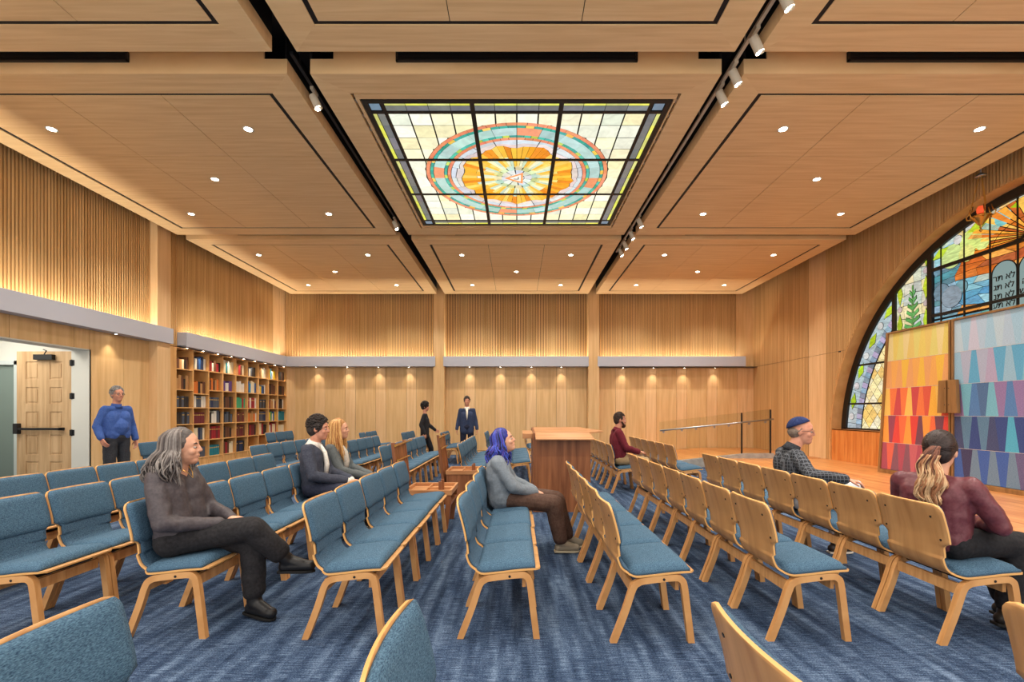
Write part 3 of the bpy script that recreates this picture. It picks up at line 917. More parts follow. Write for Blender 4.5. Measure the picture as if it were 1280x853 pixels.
# centre picture
def pic(y, z):
    d = abs(y - AY)
    sun = math.hypot((y - AY), (z - 3.95))
    if z > 4.0:
        if sun < .95 + .1 * math.sin(y * 9): return jit([(226, 120, 30), (240, 160, 50), (190, 92, 30), (248, 190, 80)][R.randrange(4)], 10)
        if sun < 1.35: return jit([(240, 190, 80), (206, 214, 110), (220, 150, 60)][R.randrange(3)], 14)
        return jit([(168, 206, 150), (196, 220, 120), (150, 200, 196), (204, 222, 176), (130, 190, 200)][R.randrange(5)], 12)
    if z > 3.12:
        if d > 1.35: return jit([(86, 132, 146), (110, 150, 166), (140, 170, 190), (80, 150, 160)][R.randrange(4)], 12)
        if z > 3.62: return jit([(206, 100, 36), (222, 128, 50), (170, 76, 34), (236, 160, 70)][R.randrange(4)], 12)
        if z > 3.42: return jit([(236, 170, 84), (226, 140, 60), (190, 206, 190), (120, 180, 200)][R.randrange(4)], 12)
        return jit([(90, 160, 196), (150, 196, 212), (226, 150, 70), (70, 140, 176)][R.randrange(4)], 12)
    return jit([(70, 140, 160), (96, 170, 160), (120, 180, 200), (150, 150, 140)][R.randrange(4)], 14)
Y0, Y1 = AY - 1.70, AY + 1.70
# rays above, wavy bands below
nr = 26
for k in range(nr):
    a = PI * k / nr; c = PI * (k + 1) / nr
    for (r0, r1) in ((.0, .55), (.55, 1.05)):
        p = [(AY + r0 * math.cos(a) * 1.15, 4.03 + r0 * math.sin(a) * .62), (AY + r1 * math.cos(a) * 1.15, 4.03 + r1 * math.sin(a) * .62), (AY + r1 * math.cos(c) * 1.15, 4.03 + r1 * math.sin(c) * .62), (AY + r0 * math.cos(c) * 1.15, 4.03 + r0 * math.sin(c) * .62)]
        if r0 == 0: p = p[1:]
        p = [(y, min(z, 4.68)) for y, z in p]
        q = shrink(p, .004) if True else p
        overlay(OV, p, jit([(226, 120, 30), (240, 160, 50), (196, 96, 30), (248, 190, 80)][k % 4], 10))
for (za, zb, ny, nz) in ((4.03, 4.72, 9, 4), (3.08, 4.0, 8, 8), (SILL, 3.05, 8, 9)):
    irregular(Y0, Y1, za, zb, ny, nz, pic, .005, .34)
# cloud lobes
for (y, z, r, c) in ((8.3, 4.14, .22, (196, 218, 140)), (7.95, 4.3, .2, (206, 222, 120)), (8.02, 4.1, .15, (226, 226, 130)), (7.65, 4.42, .2, (150, 206, 190)), (7.75, 4.18, .12, (206, 224, 130)),
                     (8.5, 3.55, .16, (96, 128, 140)), (8.3, 3.42, .2, (120, 138, 152)), (8.42, 3.24, .13, (140, 160, 176)), (8.12, 3.55, .12, (100, 140, 146)), (7.42, 4.47, .14, (120, 190, 196))):
    for sg in (1, -1):
        overlay(OV, circ(AY + sg * (y - AY), z, r, 14), jit(c, 8))
# panes below the horizontal bar of side pieces
gl = G.build('glass', M['arch_glass'], lambda y, z, t: (-.03 - t, y - AY, z - SILL), .006, aw)
GO = Glass()
b = MB()
for n_, (p, c) in enumerate(OV):
    if area2(p) < 0: p = p[::-1]
    q = clip_poly(p, DISC)
    if len(q) < 3 or abs(area2(q)) < 2e-4: continue
    i = shrink(q, .007)
    if not i: continue
    e = (n_ % 9) * .0006
    lo = -.039 - e
    b.prism([(u - AY, v - SILL) for u, v in q], lo, -.036, 'x')
    o_ = len(GO.p); GO.p.append(i); GO.c.append(c)
GO2 = []
vs = []; fs = []; cs = []
idx = 0
for n_, (p, c) in enumerate(OV):
    if area2(p) < 0: p = p[::-1]
    q = clip_poly(p, DISC)
    if len(q) < 3 or abs(area2(q)) < 2e-4: continue
    i = shrink(q, .007)
    if not i: continue
    e = (n_ % 9) * .0006
    o = len(vs); k = len(i)
    vs += [(-.0395 - e, u - AY, v - SILL) for u, v in i] + [(-.0425 - e, u - AY, v - SILL) for u, v in i]
    fs.append(tuple(range(o, o + k))); fs.append(tuple(range(o + 2 * k - 1, o + k - 1, -1))); cs += [c, c]
    for j in range(k): fs.append((o + j, o + k + j, o + k + (j + 1) % k, o + (j + 1) % k)); cs.append(c)
me = bpy.data.meshes.new('glass_figures'); me.from_pydata(vs, [], fs); me.materials.append(M['arch_glass'])
at = me.color_attributes.new('pane', 'FLOAT_COLOR', 'CORNER'); data = []
for f, c in zip(fs, cs): data += list(rgb(*c)) * len(f)
at.data.foreach_set('color', data)
o = bpy.data.objects.new('glass_figures', me); COL.objects.link(o); o.parent = aw
b.build('figure_leading', M['lead'], aw)
# lead backing and frame
b = MB(); pts = [(AY + (RG + .05) * math.cos(PI * i / 60) - AY, max(SILL, AZ + (RG + .05) * math.sin(PI * i / 60)) - SILL) for i in range(61)]
b.prism(pts, -.029, 0, 'x'); b.build('leading', M['lead'], aw)
b = MB()
for i in range(60):
    a = PI * i / 60; c = PI * (i + 1) / 60
    P4 = [((RG - .045) * math.cos(a), (RG - .045) * math.sin(a)), ((RG + .1) * math.cos(a), (RG + .1) * math.sin(a)), ((RG + .1) * math.cos(c), (RG + .1) * math.sin(c)), ((RG - .045) * math.cos(c), (RG - .045) * math.sin(c))]
    P4 = [(u, v + AZ - SILL) for u, v in P4]
    if max(v for u, v in P4) < 0: continue
    b.prism([(u, max(v, 0)) for u, v in P4], -.085, .0, 'x')
b.box(-.085, 0, -RG, RG, -.0, .04)
b.build('frame', M['frame_dark'], aw)
def bar(y0, y1, z0, z1, d=.08):
    b = MB(); b.box(-d, -.03, y0 - AY, y1 - AY, z0 - SILL, z1 - SILL); b.build('glazing_bar', M['frame_dark'], aw)
for sg in (1, -1):
    def my(v): return AY + sg * (v - AY)
    bar(min(my(8.66), my(8.76)), max(my(8.66), my(8.76)), SILL, AZ + math.sqrt(RG ** 2 - (8.74 - AY) ** 2))
    bar(min(my(9.50), my(9.58)), max(my(9.50), my(9.58)), SILL, AZ + math.sqrt(RG ** 2 - (9.56 - AY) ** 2))
    for zb in (2.41, 1.54):
        yo = math.sqrt(RG ** 2 - (zb - AZ) ** 2)
        bar(*sorted((my(9.56), AY + sg * yo)), zb - .018, zb + .022, .07)
    for yv in (8.5, 8.06, 7.62, 7.2):
        bar(my(yv) - .011, my(yv) + .011, 1.0, AZ + math.sqrt(RG ** 2 - (yv - AY) ** 2), .055)
bar(Y0, Y1, 3.97, 4.03, .0795); bar(Y0, Y1, 3.12, 3.17, .0795); bar(Y0, Y1, 2.98, 3.0, .05)
# tablets with the commandments
for sg, rows_ in ((1, ['לא תר', 'לא תג', 'לא תנ', 'לא תע', 'לא תח']), (-1, ['אנכי', 'לא יה', 'לא תש', 'זכור', 'כבד'])):
    yc = 7.19 + sg * .205
    b = MB(); arc = [(yc - AY + .19 * math.cos(PI * i / 14), 3.58 - SILL + .19 * math.sin(PI * i / 14)) for i in range(15)]
    b.prism([(yc - AY - .19, 2.5 - SILL), (yc - AY + .19, 2.5 - SILL)] + arc, -.054, -.030, 'x')
    b2 = MB()
    b2.tube([(-.054, yc - AY - .19, 2.5 - SILL)] + [(-.054, u, v) for u, v in arc[::-1]] + [(-.054, yc - AY + .19, 2.5 - SILL)], .009, 6); b2.build('tablet_edge', M['lead'], aw)
    b.build('stone_tablet', emis('tablet_glass_' + ('a' if sg > 0 else 'b'), (134, 158, 156), .62), aw)
    for r_, txt in enumerate(rows_):
        cu = bpy.data.curves.new('tablet_letters', 'FONT'); cu.body = txt[::-1]; cu.size = .13; cu.extrude = .002; cu.align_x = 'CENTER'
        cu.offset = .0015
        to = bpy.data.objects.new('tablet_letters', cu); COL.objects.link(to); to.parent = aw
        cu.materials.append(M['lead'])
        to.location = (-.057, yc - AY, 3.47 - .145 * r_ - SILL)
        to.rotation_euler = (PI / 2, 0, -PI / 2)

# ================================================================== STAGE, RAMP, ARK
b = MB()
RY = 11.35
b.box(4.80, XR + .02, YN, RY, 0, ST)
b.box(4.78, 4.80, YN, RY, ST - .03, ST)
struct(b.build('floor', M['planks']))
b = MB()   # ramp behind the glass
b.hexa([(3.5, RY + .1, 0), (5.6, RY + .1, 0), (5.6, YB - .03, 0), (3.5, YB - .03, 0), (3.5, RY + .1, .005), (5.6, RY + .1, ST), (5.6, YB - .03, ST), (3.5, YB - .03, .005)])
b.box(5.6, XR, RY + .1, YB - .03, 0, ST)
struct(b.build('floor', M['planks']))
b = MB()
for (x0, x1, z0, z1) in ((3.5, 5.6, .12, .34), (5.6, 6.30, .34, .34)):
    b.hexa([(x0, RY, 0), (x1, RY, 0), (x1, RY + .1, 0), (x0, RY + .1, 0), (x0, RY, z0), (x1, RY, z1), (x1, RY + .1, z1), (x0, RY + .1, z0)])
tag(b.build('ramp_curb', M['concrete'], bevel=.003), 'pale grey stone curb along the ramp under the glass guard', 'curb')
gr = thing('glass_guard', 'clear glass guard with a metal handrail along the ramp by the stage', 'railing', (3.5, RY + .05, 0))
def gz(x): return .171 + min(max((x - 0) / 2.1, 0), 1) * .22
for (x0, x1) in ((0, 1.0), (1.01, 2.02), (2.03, 2.72)):
    b = MB()
    b.hexa([(x0, -.006, gz(x0) - .049), (x1, -.006, gz(x1) - .049), (x1, .006, gz(x1) - .049), (x0, .006, gz(x0) - .049), (x0, -.006, 1.11 + x0 * .115), (x1, -.006, 1.11 + x1 * .115), (x1, .006, 1.11 + x1 * .115), (x0, .006, 1.11 + x0 * .115)])
    b.build('glass_panel', M['glass'], gr)
for x in (2.025, 2.73):
    b = MB(); b.box(x - .014, x + .014, -.02, .02, gz(x) - .05, 1.10 + x * .115); b.build('post', M['steel_dark'], gr)
b = MB(); b.tube([(.0, -.07, .90), (2.02, -.07, 1.10), (2.76, -.07, 1.18)], .02, 10)
hr = b.build('handrail', M['steel'], gr, smooth=True)
for x in (.1, .55, .9, 1.35, 1.7, 2.2, 2.6):
    z = .90 + .2 * x / 2.02
    b = MB(); b.tube([(x, -.07, z), (x, -.06, z - .05), (x, -.008, z - .05)], .008); b.tube([(x, -.012, z - .05), (x, -.0062, z - .05)], .028, 14)
    b.build('bracket', M['steel'], gr)

# ark: two tall woven panels
ak = thing('ark_doors', 'pair of tall woven ark panels, warm yellow-red left and blue right, on the stage', 'ark', (6.87, 7.32, ST))
H_ = 2.60
WARMP = [[(232, 220, 120), (238, 214, 104), (240, 220, 150), (236, 206, 110)],
         [(246, 176, 84), (248, 196, 66), (240, 168, 100), (250, 206, 96)],
         [(206, 66, 70), (250, 186, 60), (246, 120, 62), (226, 84, 60), (250, 200, 90)],
         [(150, 62, 84), (246, 108, 60), (228, 62, 54), (250, 160, 60), (112, 62, 80)],
         [(196, 92, 104), (172, 70, 90), (226, 96, 74), (128, 78, 96), (206, 110, 120)]]
COOLP = [[(176, 204, 228), (198, 200, 224), (160, 204, 230), (186, 212, 228)],
         [(88, 170, 214), (172, 182, 210), (126, 190, 214), (146, 192, 220), (176, 166, 200)],
         [(140, 116, 168), (74, 124, 186), (110, 184, 210), (70, 106, 156), (60, 144, 206)],
         [(42, 64, 130), (80, 124, 160), (36, 100, 170), (56, 66, 110), (70, 170, 206)],
         [(52, 88, 168), (52, 50, 90), (70, 110, 190), (92, 84, 130), (100, 130, 160)]]
def woven(c):
    c = tuple(int(v * .87 + 20) for v in c)
    k = 'woven_%d_%d_%d' % c
    if k in bpy.data.materials: return bpy.data.materials[k]
    return noisy(k, tuple(max(0, v - 10) for v in c), tuple(min(255, v + 12) for v in c), (1, 6, 30), 8, .85, bump=.1, lo=.35, hi=.65)
def ark_panel(y_in, y_out_top, y_out_bot, pal, seed):
    """local y relative to 7.32; in = centre edge"""
    rnd = random.Random(seed)
    sg = 1 if y_out_top > y_in else -1
    b = MB()
    def yo(z): return y_out_bot + (y_out_top - y_out_bot) * z / H_
    fw = .045
    b.prism([(y_in, 0), (yo(0), 0), (yo(H_), H_), (y_in, H_)], .012, .10, 'x')
    for (p, q) in (((y_in, 0), (y_in + sg * fw * .6, 0)), ):
        b.prism([(y_in, 0), (y_in + sg * fw * .6, 0), (y_in + sg * fw * .6, H_), (y_in, H_)], -.03, .012, 'x')
    b.prism([(yo(0), 0), (yo(0) - sg * fw, 0), (yo(H_) - sg * fw, H_), (yo(H_), H_)], -.03, .012, 'x')
    b.prism([(y_in + sg * fw * .6, 0), (yo(0) - sg * fw, 0), (yo(.07) - sg * fw, .07), (y_in + sg * fw * .6, .07)], -.03, .012, 'x')
    b.prism([(y_in + sg * fw * .6, H_ - .03), (yo(H_ - .03) - sg * fw, H_ - .03), (yo(H_) - sg * fw, H_), (y_in + sg * fw * .6, H_)], -.03, .012, 'x')
    f = b.build('panel_frame', M['ark_wood'], ak, bevel=.003)
    b = MB(); mats = []; 
    zb0, zb1 = .072, H_ - .032
    for r_ in range(5):
        z1 = zb1 - (zb1 - zb0) * r_ / 5; z0 = zb1 - (zb1 - zb0) * (r_ + 1) / 5
        n = 11; ya0, yb0 = y_in + sg * fw * .62, yo(z0) - sg * (fw + .002); ya1, yb1 = ya0, yo(z1) - sg * (fw + .002)
        last = None
        for k in range(n):
            t = .30 * (1 if k % 2 else -1)
            def e(u, top):
                u2 = u
                if 0 < u < n: u2 = u + (.22 if (u % 2 == 0) else -.22) * (1 if top else -1)
                A, B = (ya1, yb1) if top else (ya0, yb0)
                return A + (B - A) * u2 / n
            c = pal[r_][rnd.randrange(len(pal[r_]))]
            while c == last: c = pal[r_][rnd.randrange(len(pal[r_]))]
            last = c
            m_ = woven(c)
            if m_ not in mats: mats.append(m_)
            b.prism([(e(k, 0), z0 + .004), (e(k + 1, 0), z0 + .004), (e(k + 1, 1), z1 - .001), (e(k, 1), z1 - .001)], -.004, .011, 'x', mats.index(m_))
        w_ = woven((226, 214, 206))
        if w_ not in mats: mats.append(w_)
        if r_ < 4: b.box(-.006, .010, ya0, yb0, z0 - .0005, z0 + .0035, mats.index(w_))
    b.build('woven_panel', mats, ak)
ark_panel(.012, 1.28, 1.48, WARMP, 4)
ark_panel(-.012, -1.42, -1.55, COOLP, 9)
for sg in (1, -1):
    b = MB(); z0 = 1.12; z1 = 1.64
    b.prism([(sg * .014, z0), (sg * .17, z0), (sg * .145, z1), (sg * .014, z1)], -.09, -.0305, 'x')
    h = b.build('handle', M['ark_wood'], ak, bevel=.004)
    b = MB()
    for z in (z0 + .13, z1 - .13): b.tube([(-.094, sg * .035, z), (-.0895, sg * .035, z)], .007, 8)
    b.build('screw', M['near_black'], h)

# eternal light
nl = thing('hanging_eternal_light', 'ornate hanging silver and brass lamp with small red glass before the arched window', 'hanging lamp', (7.22, 7.22, 4.42))
b = MB(); b.lathe([(.07, .60), (.07, .615), (.03, .65), (.012, .66)], n=20); b.tube([(0, 0, .65), (0, 0, 1.0)], .008)
b.build('canopy', M['steel'], nl, smooth=True)
for k in range(3):
    a = 2 * PI * k / 3 + .3
    b = MB()
    for q in range(18):
        t0 = q / 18; r = .02 + .09 * t0; z = .60 - .46 * t0
        b.ell((r * math.cos(a), r * math.sin(a), z - .012), (.009, .007, .017), n=6)
    b.build('chain', M['brass'], nl)
b = MB(); b.lathe([(.004, -.20), (.02, -.19), (.012, -.165), (.03, -.15), (.055, -.11), (.10, -.05), (.115, -.03), (.13, -.022), (.11, -.01), (.07, 0), (.05, .02)], n=24)
for k in range(6):
    a = 2 * PI * k / 6; c_, s_ = math.cos(a), math.sin(a)
    b.tube([(.10 * c_, .10 * s_, -.04), (.16 * c_, .16 * s_, -.03), (.17 * c_, .17 * s_, .02), (.14 * c_, .14 * s_, .05), (.12 * c_, .12 * s_, .13)], [.012, .011, .009, .008, .006], 7)
b.build('lamp_bowl', M['brass'], nl, smooth=True)
b = MB(); b.lathe([(.03, .02), (.05, .05), (.052, .10), (.035, .14), (.001, .145)], n=18)
b.build('red_glass', emis('red_glass', (226, 80, 40), .8), nl, smooth=True)
b = MB(); b.lathe([(.001, -.26), (.015, -.25), (.022, -.23), (.012, -.21), (.004, -.20)], n=12); b.build('finial', M['brass'], nl, smooth=True)

# ================================================================== LECTERN
lt = thing('reading_lectern', 'large walnut reading lectern with pale sloped top in the centre aisle', 'lectern', (.25, 6.28, 0))
b = MB(); b.box(.0, .75, 0, .04, 0, .985); b.build('front_panel', M['walnut'], lt, bevel=.003)
b = MB(); b.hexa([(-.03, .0, 0), (-.001, 0, 0), (-.001, .85, 0), (-.03, .85, 0), (-.03, 0, 1.07), (-.001, 0, 1.07), (-.001, .85, 1.12), (-.03, .85, 1.12)]); b.build('side_panel', M['walnut'], lt, bevel=.002)
b = MB(); b.box(.715, .749, .041, .85, 0, .985); b.build('side_panel', M['walnut'], lt, bevel=.002)
b = MB(); b.box(-.0, .715, .82, .85, 0, 1.125); b.build('back_panel', M['walnut'], lt, bevel=.002)
b = MB(); b.hexa([(0, -.14, .985), (.78, -.14, .985), (.75, .12, 1.055), (0, .12, 1.055), (0, -.14, 1.0), (.78, -.14, 1.0), (.75, .12, 1.075), (0, .12, 1.075)])
b.build('reading_ledge', M['walnut_light'], lt, bevel=.002)
b = MB(); b.add([(0, .121, 1.055), (.75, .121, 1.055), (.95, .18, 1.075), (.70, .80, 1.10), (0, .80, 1.10), (0, .121, 1.078), (.75, .121, 1.078), (.95, .18, 1.095), (.70, .80, 1.125), (0, .80, 1.125)],
                 [(4, 3, 2, 1, 0), (5, 6, 7, 8, 9), (0, 1, 6, 5), (1, 2, 7, 6), (2, 3, 8, 7), (3, 4, 9, 8), (4, 0, 5, 9)])
b.build('table_top', M['walnut_light'], lt, bevel=.002)
b = MB(); b.hexa([(-.17, .10, .99), (-.031, .10, .99), (-.031, .42, 1.03), (-.17, .42, 1.03), (-.17, .10, 1.06), (-.031, .10, 1.06), (-.031, .42, 1.09), (-.17, .42, 1.09)]); b.build('side_shelf', M['walnut_light'], lt, bevel=.003)

# walnut box seats at the row ends -----------------------------------
def box_seat(x, y, label, closed):
    t = thing('walnut_box_seat', label, 'box seat', (x, y, 0))
    W, D, H = .54, .58, .455
    b = MB()
    b.box(0, W, 0, .03, 0 if closed else .30, H - .06); 
    b.box(0, .03, .031, D - .031, 0, H - .06); b.box(0, W, D - .03, D, 0 if closed else .30, H - .06)
    if closed: b.box(W - .03, W, .031, D - .031, 0, H - .06)
    else: b.box(.031, W, .031, D - .031, .28, .31)
    b.build('box', M['walnut'], t, bevel=.002)
    if not closed:
        for yy in (.0, D - .05):
            b = MB(); b.hexa([(W - .1, yy, 0), (W - .04, yy, 0), (W - .04, yy + .05, 0), (W - .1, yy + .05, 0), (W - .06, yy, .3), (W, yy, .3), (W, yy + .05, .3), (W - .06, yy + .05, .3)]); b.build('leg', M['walnut'], t, bevel=.002)
    b = MB(); b.box(-.01, W + .01, -.01, D + .01, H - .058, H - .04); b.box(-.01, W + .01, -.01, .015, H - .04, H); b.box(-.01, W + .01, D - .015, D + .01, H - .04, H)
    b.box(-.01, .015, .0155, D - .0155, H - .04, H); b.box(W - .015, W + .01, .0155, D - .0155, H - .04, H); b.box(.22, .235, .0155, D - .0155, H - .04, H - .01); b.box(.24, W - .016, .28, .295, H - .04, H - .01)
    b.build('tray', M['walnut_light'], t, bevel=.001)
    for yy in (.10, .26):
        b = MB(); b.box(W - .16, W - .12, yy, yy + .025, H - .04, H + .085); b.build('book_stop', M['walnut'], t, bevel=.003)
    b = MB()
    def X(z): return -.02 - .10 * (z - H) / .55
    for (y0, y1) in ((0, .05), (D - .05, D)):
        b.hexa([(X(H) - .04, y0, .2), (X(H) + .0, y0, .2), (X(H) + .0, y1, .2), (X(H) - .04, y1, .2), (X(1.0) - .035, y0, 1.0), (X(1.0), y0, 1.0), (X(1.0), y1, 1.0), (X(1.0) - .035, y1, 1.0)])
    b.hexa([(X(H) - .02, .051, .2), (X(H) - .008, .051, .2), (X(H) - .008, D - .051, .2), (X(H) - .02, D - .051, .2), (X(.98) - .02, .051, .98), (X(.98) - .008, .051, .98), (X(.98) - .008, D - .051, .98), (X(.98) - .02, D - .051, .98)])
    b.build('back_panel', M['walnut'], t, bevel=.003)
    for z in (.80, .965):
        b = MB(); b.tube([(X(z) + .012, .0, z), (X(z) + .012, D + (.25 if z > .9 else 0), z + (.0 if z < .9 else .02))], .011, 8); b.build('brass_rail', M['brass'], t)
    return t
box_seat(-1.30, 5.35, 'nearer walnut box seat with tall back, at the far end of a blue row', False)
box_seat(-1.08, 7.12, 'farther walnut box seat with closed sides, left of the lectern', True)

# ================================================================== BOOKCASE
bk = thing('bookcase', 'tall built-in maple bookcase full of books on the left wall', 'bookcase', (XL, 9.93, 0))
CP = .53; SH = [.31, .71, 1.09, 1.46, 1.88, 2.33, 2.735]
b = MB(); b.box(-.30, .07, -.23, .0, 0, 2.745); b.build('end_panel', M['case_wood'], bk, bevel=.003)
b = MB(); b.box(-.33, -.315, .001, 9 * CP, 0, 2.735); b.build('back_panel', M['case_wood'], bk)
for k in range(1, 10):
    b = MB(); b.box(-.314, .06, k * CP - .012, k * CP + .012, .0, 2.735) if k < 9 else b.box(-.314, .06, k * CP - .024, k * CP - .003, .0, 2.735)
    b.build('upright', M['case_wood'], bk)
b = MB(); b.box(-.314, .058, .001, 9 * CP - .025, 2.735, 2.752); b.build('top_panel', M['case_wood'], bk)
shelf_z = {}
for c in range(9):
    zs = list(SH)
    if c == 1: zs[4] = 1.78
    if c == 0: zs[4] = 1.85; zs[5] = 2.30
    shelf_z[c] = zs
    for z in zs[:-1]:
        b = MB(); b.box(-.314, .055, c * CP + (.013 if c else .001), (c + 1) * CP - (.013 if c < 8 else .025), z - .022, z); b.build('shelf', M['case_wood'], bk)
b = MB(); b.box(-.314, .045, .001, 9 * CP - .025, 0.0, .285); b.build('plinth', M['case_wood'], bk)
DK = (44, 38, 36); NV = (34, 48, 84); SL = (74, 82, 96); CR = (222, 208, 176); BR = (98, 62, 42); TN = (176, 132, 84); RD = (150, 34, 44); MR = (104, 40, 46)
TE = (32, 118, 134); CY = (60, 150, 196); YL = (226, 190, 40); PU = (96, 66, 128); GN = (60, 150, 110); OR = (206, 112, 44); WH = (214, 210, 200); BL = (44, 88, 150)
PAL = [[[DK, BR, TN, CR], [NV, WH, DK, BL], [RD, DK, WH, BR], [CR, CR, TE, WH], [BR, TN, RD, CR], [DK, DK, WH, SL], [CR, WH, TN], [YL, YL, CY, WH], [DK, BR, DK]],
       [[BR, DK, TN], [TN, BR, OR, DK], [OR, BR, DK, RD, TN], [PU, PU, DK, WH], [DK, BR, WH], [CR, BL, CY, YL], [NV, WH, YL, BL], [BR, MR, DK], [DK, BR]],
       [[SL, DK, DK], [SL, SL, WH], [SL, SL, NV], [BR, DK, BR], [RD, GN, CY, GN], [RD, RD, WH], [SL, DK], [TN, CR, MR], [DK, WH, BR]],
       [[SL, DK, DK], [MR, MR], [SL, DK, WH], [SL, DK, BR], [BR, BR, MR], [TN, OR, WH], [SL, NV], [BL, YL, GN, WH], [TE, CY, BR]],
       [[NV, YL, PU, DK], [NV, SL, CR], [RD, MR, RD], [BR, DK, TN], [MR, MR, BR], [MR, DK, RD], [RD, DK, CR], [CR, WH, RD], [CR, WH, CR]],
       [[NV, DK], [NV, SL, CR], [TE, TE, (20, 90, 110)], [BR, CR, RD], [NV, NV, DK], [DK, BR, RD], [DK, DK], [DK, BR], [BR, DK]]]
CN = {DK: 'dark brown', NV: 'navy', SL: 'slate grey', CR: 'cream', BR: 'brown', TN: 'tan', RD: 'red', MR: 'maroon', TE: 'teal', CY: 'sky blue', YL: 'yellow', PU: 'purple', GN: 'green', OR: 'orange', WH: 'white', BL: 'blue', (20, 90, 110): 'deep teal'}
RW = ['top', 'second', 'third', 'fourth', 'fifth', 'sixth']
rb = random.Random(21)
nbook = 0
page = pc((226, 216, 190))
_bm = {}
for r_ in range(6):
    for c in range(9):
        if r_ == 5 and c >= 5: continue
        zs = shelf_z[c]; z0 = zs[5 - r_]; z1 = zs[6 - r_] - .024
        y = c * CP + .016; yend = (c + 1) * CP - (.018 if c < 8 else .03)
        pal = PAL[r_][c]
        uni = len(set(pal)) <= 2
        hb = min(rb.uniform(.24, .30), z1 - z0 - .03)
        k = 0
        fill = yend - rb.uniform(0, .07)
        limit = 6
        avg = (fill - y) / limit
        while k < limit:
            w = avg * (1 if uni else rb.uniform(.75, 1.25))
            if y + w > yend: w = yend - y
            if w < .02: break
            h = hb if uni else min(hb * rb.uniform(.82, 1.12), z1 - z0 - .01)
            dp = rb.uniform(.16, .20)
            col = pal[k % len(pal)] if rb.random() < .6 else pal[rb.randrange(len(pal))]
            bb = MB()
            bb.box(-dp, 0, .001, .005, 0, h); bb.box(-dp, 0, w - .005, w - .001, 0, h); bb.box(-.008, .003, .0051, w - .0051, 0, h)
            bb.box(-dp + .006, -.0081, .0051, w - .0051, .004, h - .005, 1)
            if uni and col in (MR, NV, SL, RD, TE):
                bb.box(.003, .0042, .006, w - .006, h * .72, h * .80, 2)
            o = bb.build('book', [pc(col), page, pc((186, 150, 80))], None)
            o.location = (XL + .0, 9.93 + y, z0)
            nm = '%s book, %s from left on the %s shelf, %s column of the bookcase' % (CN[col], ORD[k], RW[r_], ORD[c])
            tag(o, nm, 'book', None, None); o['group'] = 'books on the bookcase shelves'
            y += w; k += 1; nbook += 1
print('books', nbook)
# wall outlet on the back wall
b = MB(); b.box(-.06, .06, -.008, 0, -.04, .04); b.box(-.03, -.012, -.0095, -.008, -.02, .02, 1); b.box(.012, .03, -.0095, -.008, -.02, .02, 1)
o = b.build('wall_outlet', [pc((232, 230, 224)), pc((60, 60, 60))], None, bevel=.001); o.location = ((668 - 646) * 14.7 / 580, YB - .0005, .50)
tag(o, 'small white outlet plate low on the back wall', 'outlet')

# ================================================================== CHAIRS
PITCH = .50
def cr_spline(P, n):
    out = []
    for i in range(len(P) - 1):
        p0 = P[max(i - 1, 0)]; p1 = P[i]; p2 = P[i + 1]; p3 = P[min(i + 2, len(P) - 1)]
        for k in range(n):
            t = k / n
            out.append(tuple(.5 * ((2 * p1[d]) + (-p0[d] + p2[d]) * t + (2 * p0[d] - 5 * p1[d] + 4 * p2[d] - p3[d]) * t * t + (-p0[d] + 3 * p1[d] - 3 * p2[d] + p3[d]) * t ** 3) for d in range(2)))
    out.append(P[-1]); return out
PROF = cr_spline([(-.030, .815), (-.002, .72), (.022, .62), (.032, .53), (.040, .475), (.066, .424), (.125, .397), (.22, .402), (.35, .417), (.455, .424), (.485, .420)], 6)
def sect(i):
    a = PROF[max(i - 1, 0)]; c = PROF[min(i + 1, len(PROF) - 1)]
    d = Vector((c[0] - a[0], c[1] - a[1])).normalized()
    return Vector((PROF[i][0], PROF[i][1])), Vector((-d.y, d.x)) if False else Vector((-d.y, d.x))
# normal that points to the sitter (forward / up)
def nrm(i):
    a = PROF[max(i - 1, 0)]; c = PROF[min(i + 1, len(PROF) - 1)]
    d = Vector((c[0] - a[0], c[1] - a[1])).normalized()
    return Vector((-d.y, d.x))      # rotate travel direction (down, then forward) by +90: faces forward, then up
HW = .247
def half_width(i):
    x, z = PROF[i]
    if i < 9 * 6 and z > .50 and x < .1:
        s = .815 - z
        w = HW
        if s < .05: w = HW - .05 * (1 - math.sqrt(max(0, 1 - ((.05 - s) / .05) ** 2)))
        if z < .585: w = HW - .042 * min(1, (.585 - z) / .018)
        return w
    if z <= .585 and x < .085: return HW - .042
    if x < .13: return HW - .042 + .042 * max(0, (x - .085)) / .045
    if x > .45: return HW - .03 * ((x - .45) / .035) ** 2
    return HW
def curve_off(i, v):
    x, z = PROF[i]
    k = .018 if z > .5 else (.006 if x < .1 else 0)
    return k * v * v
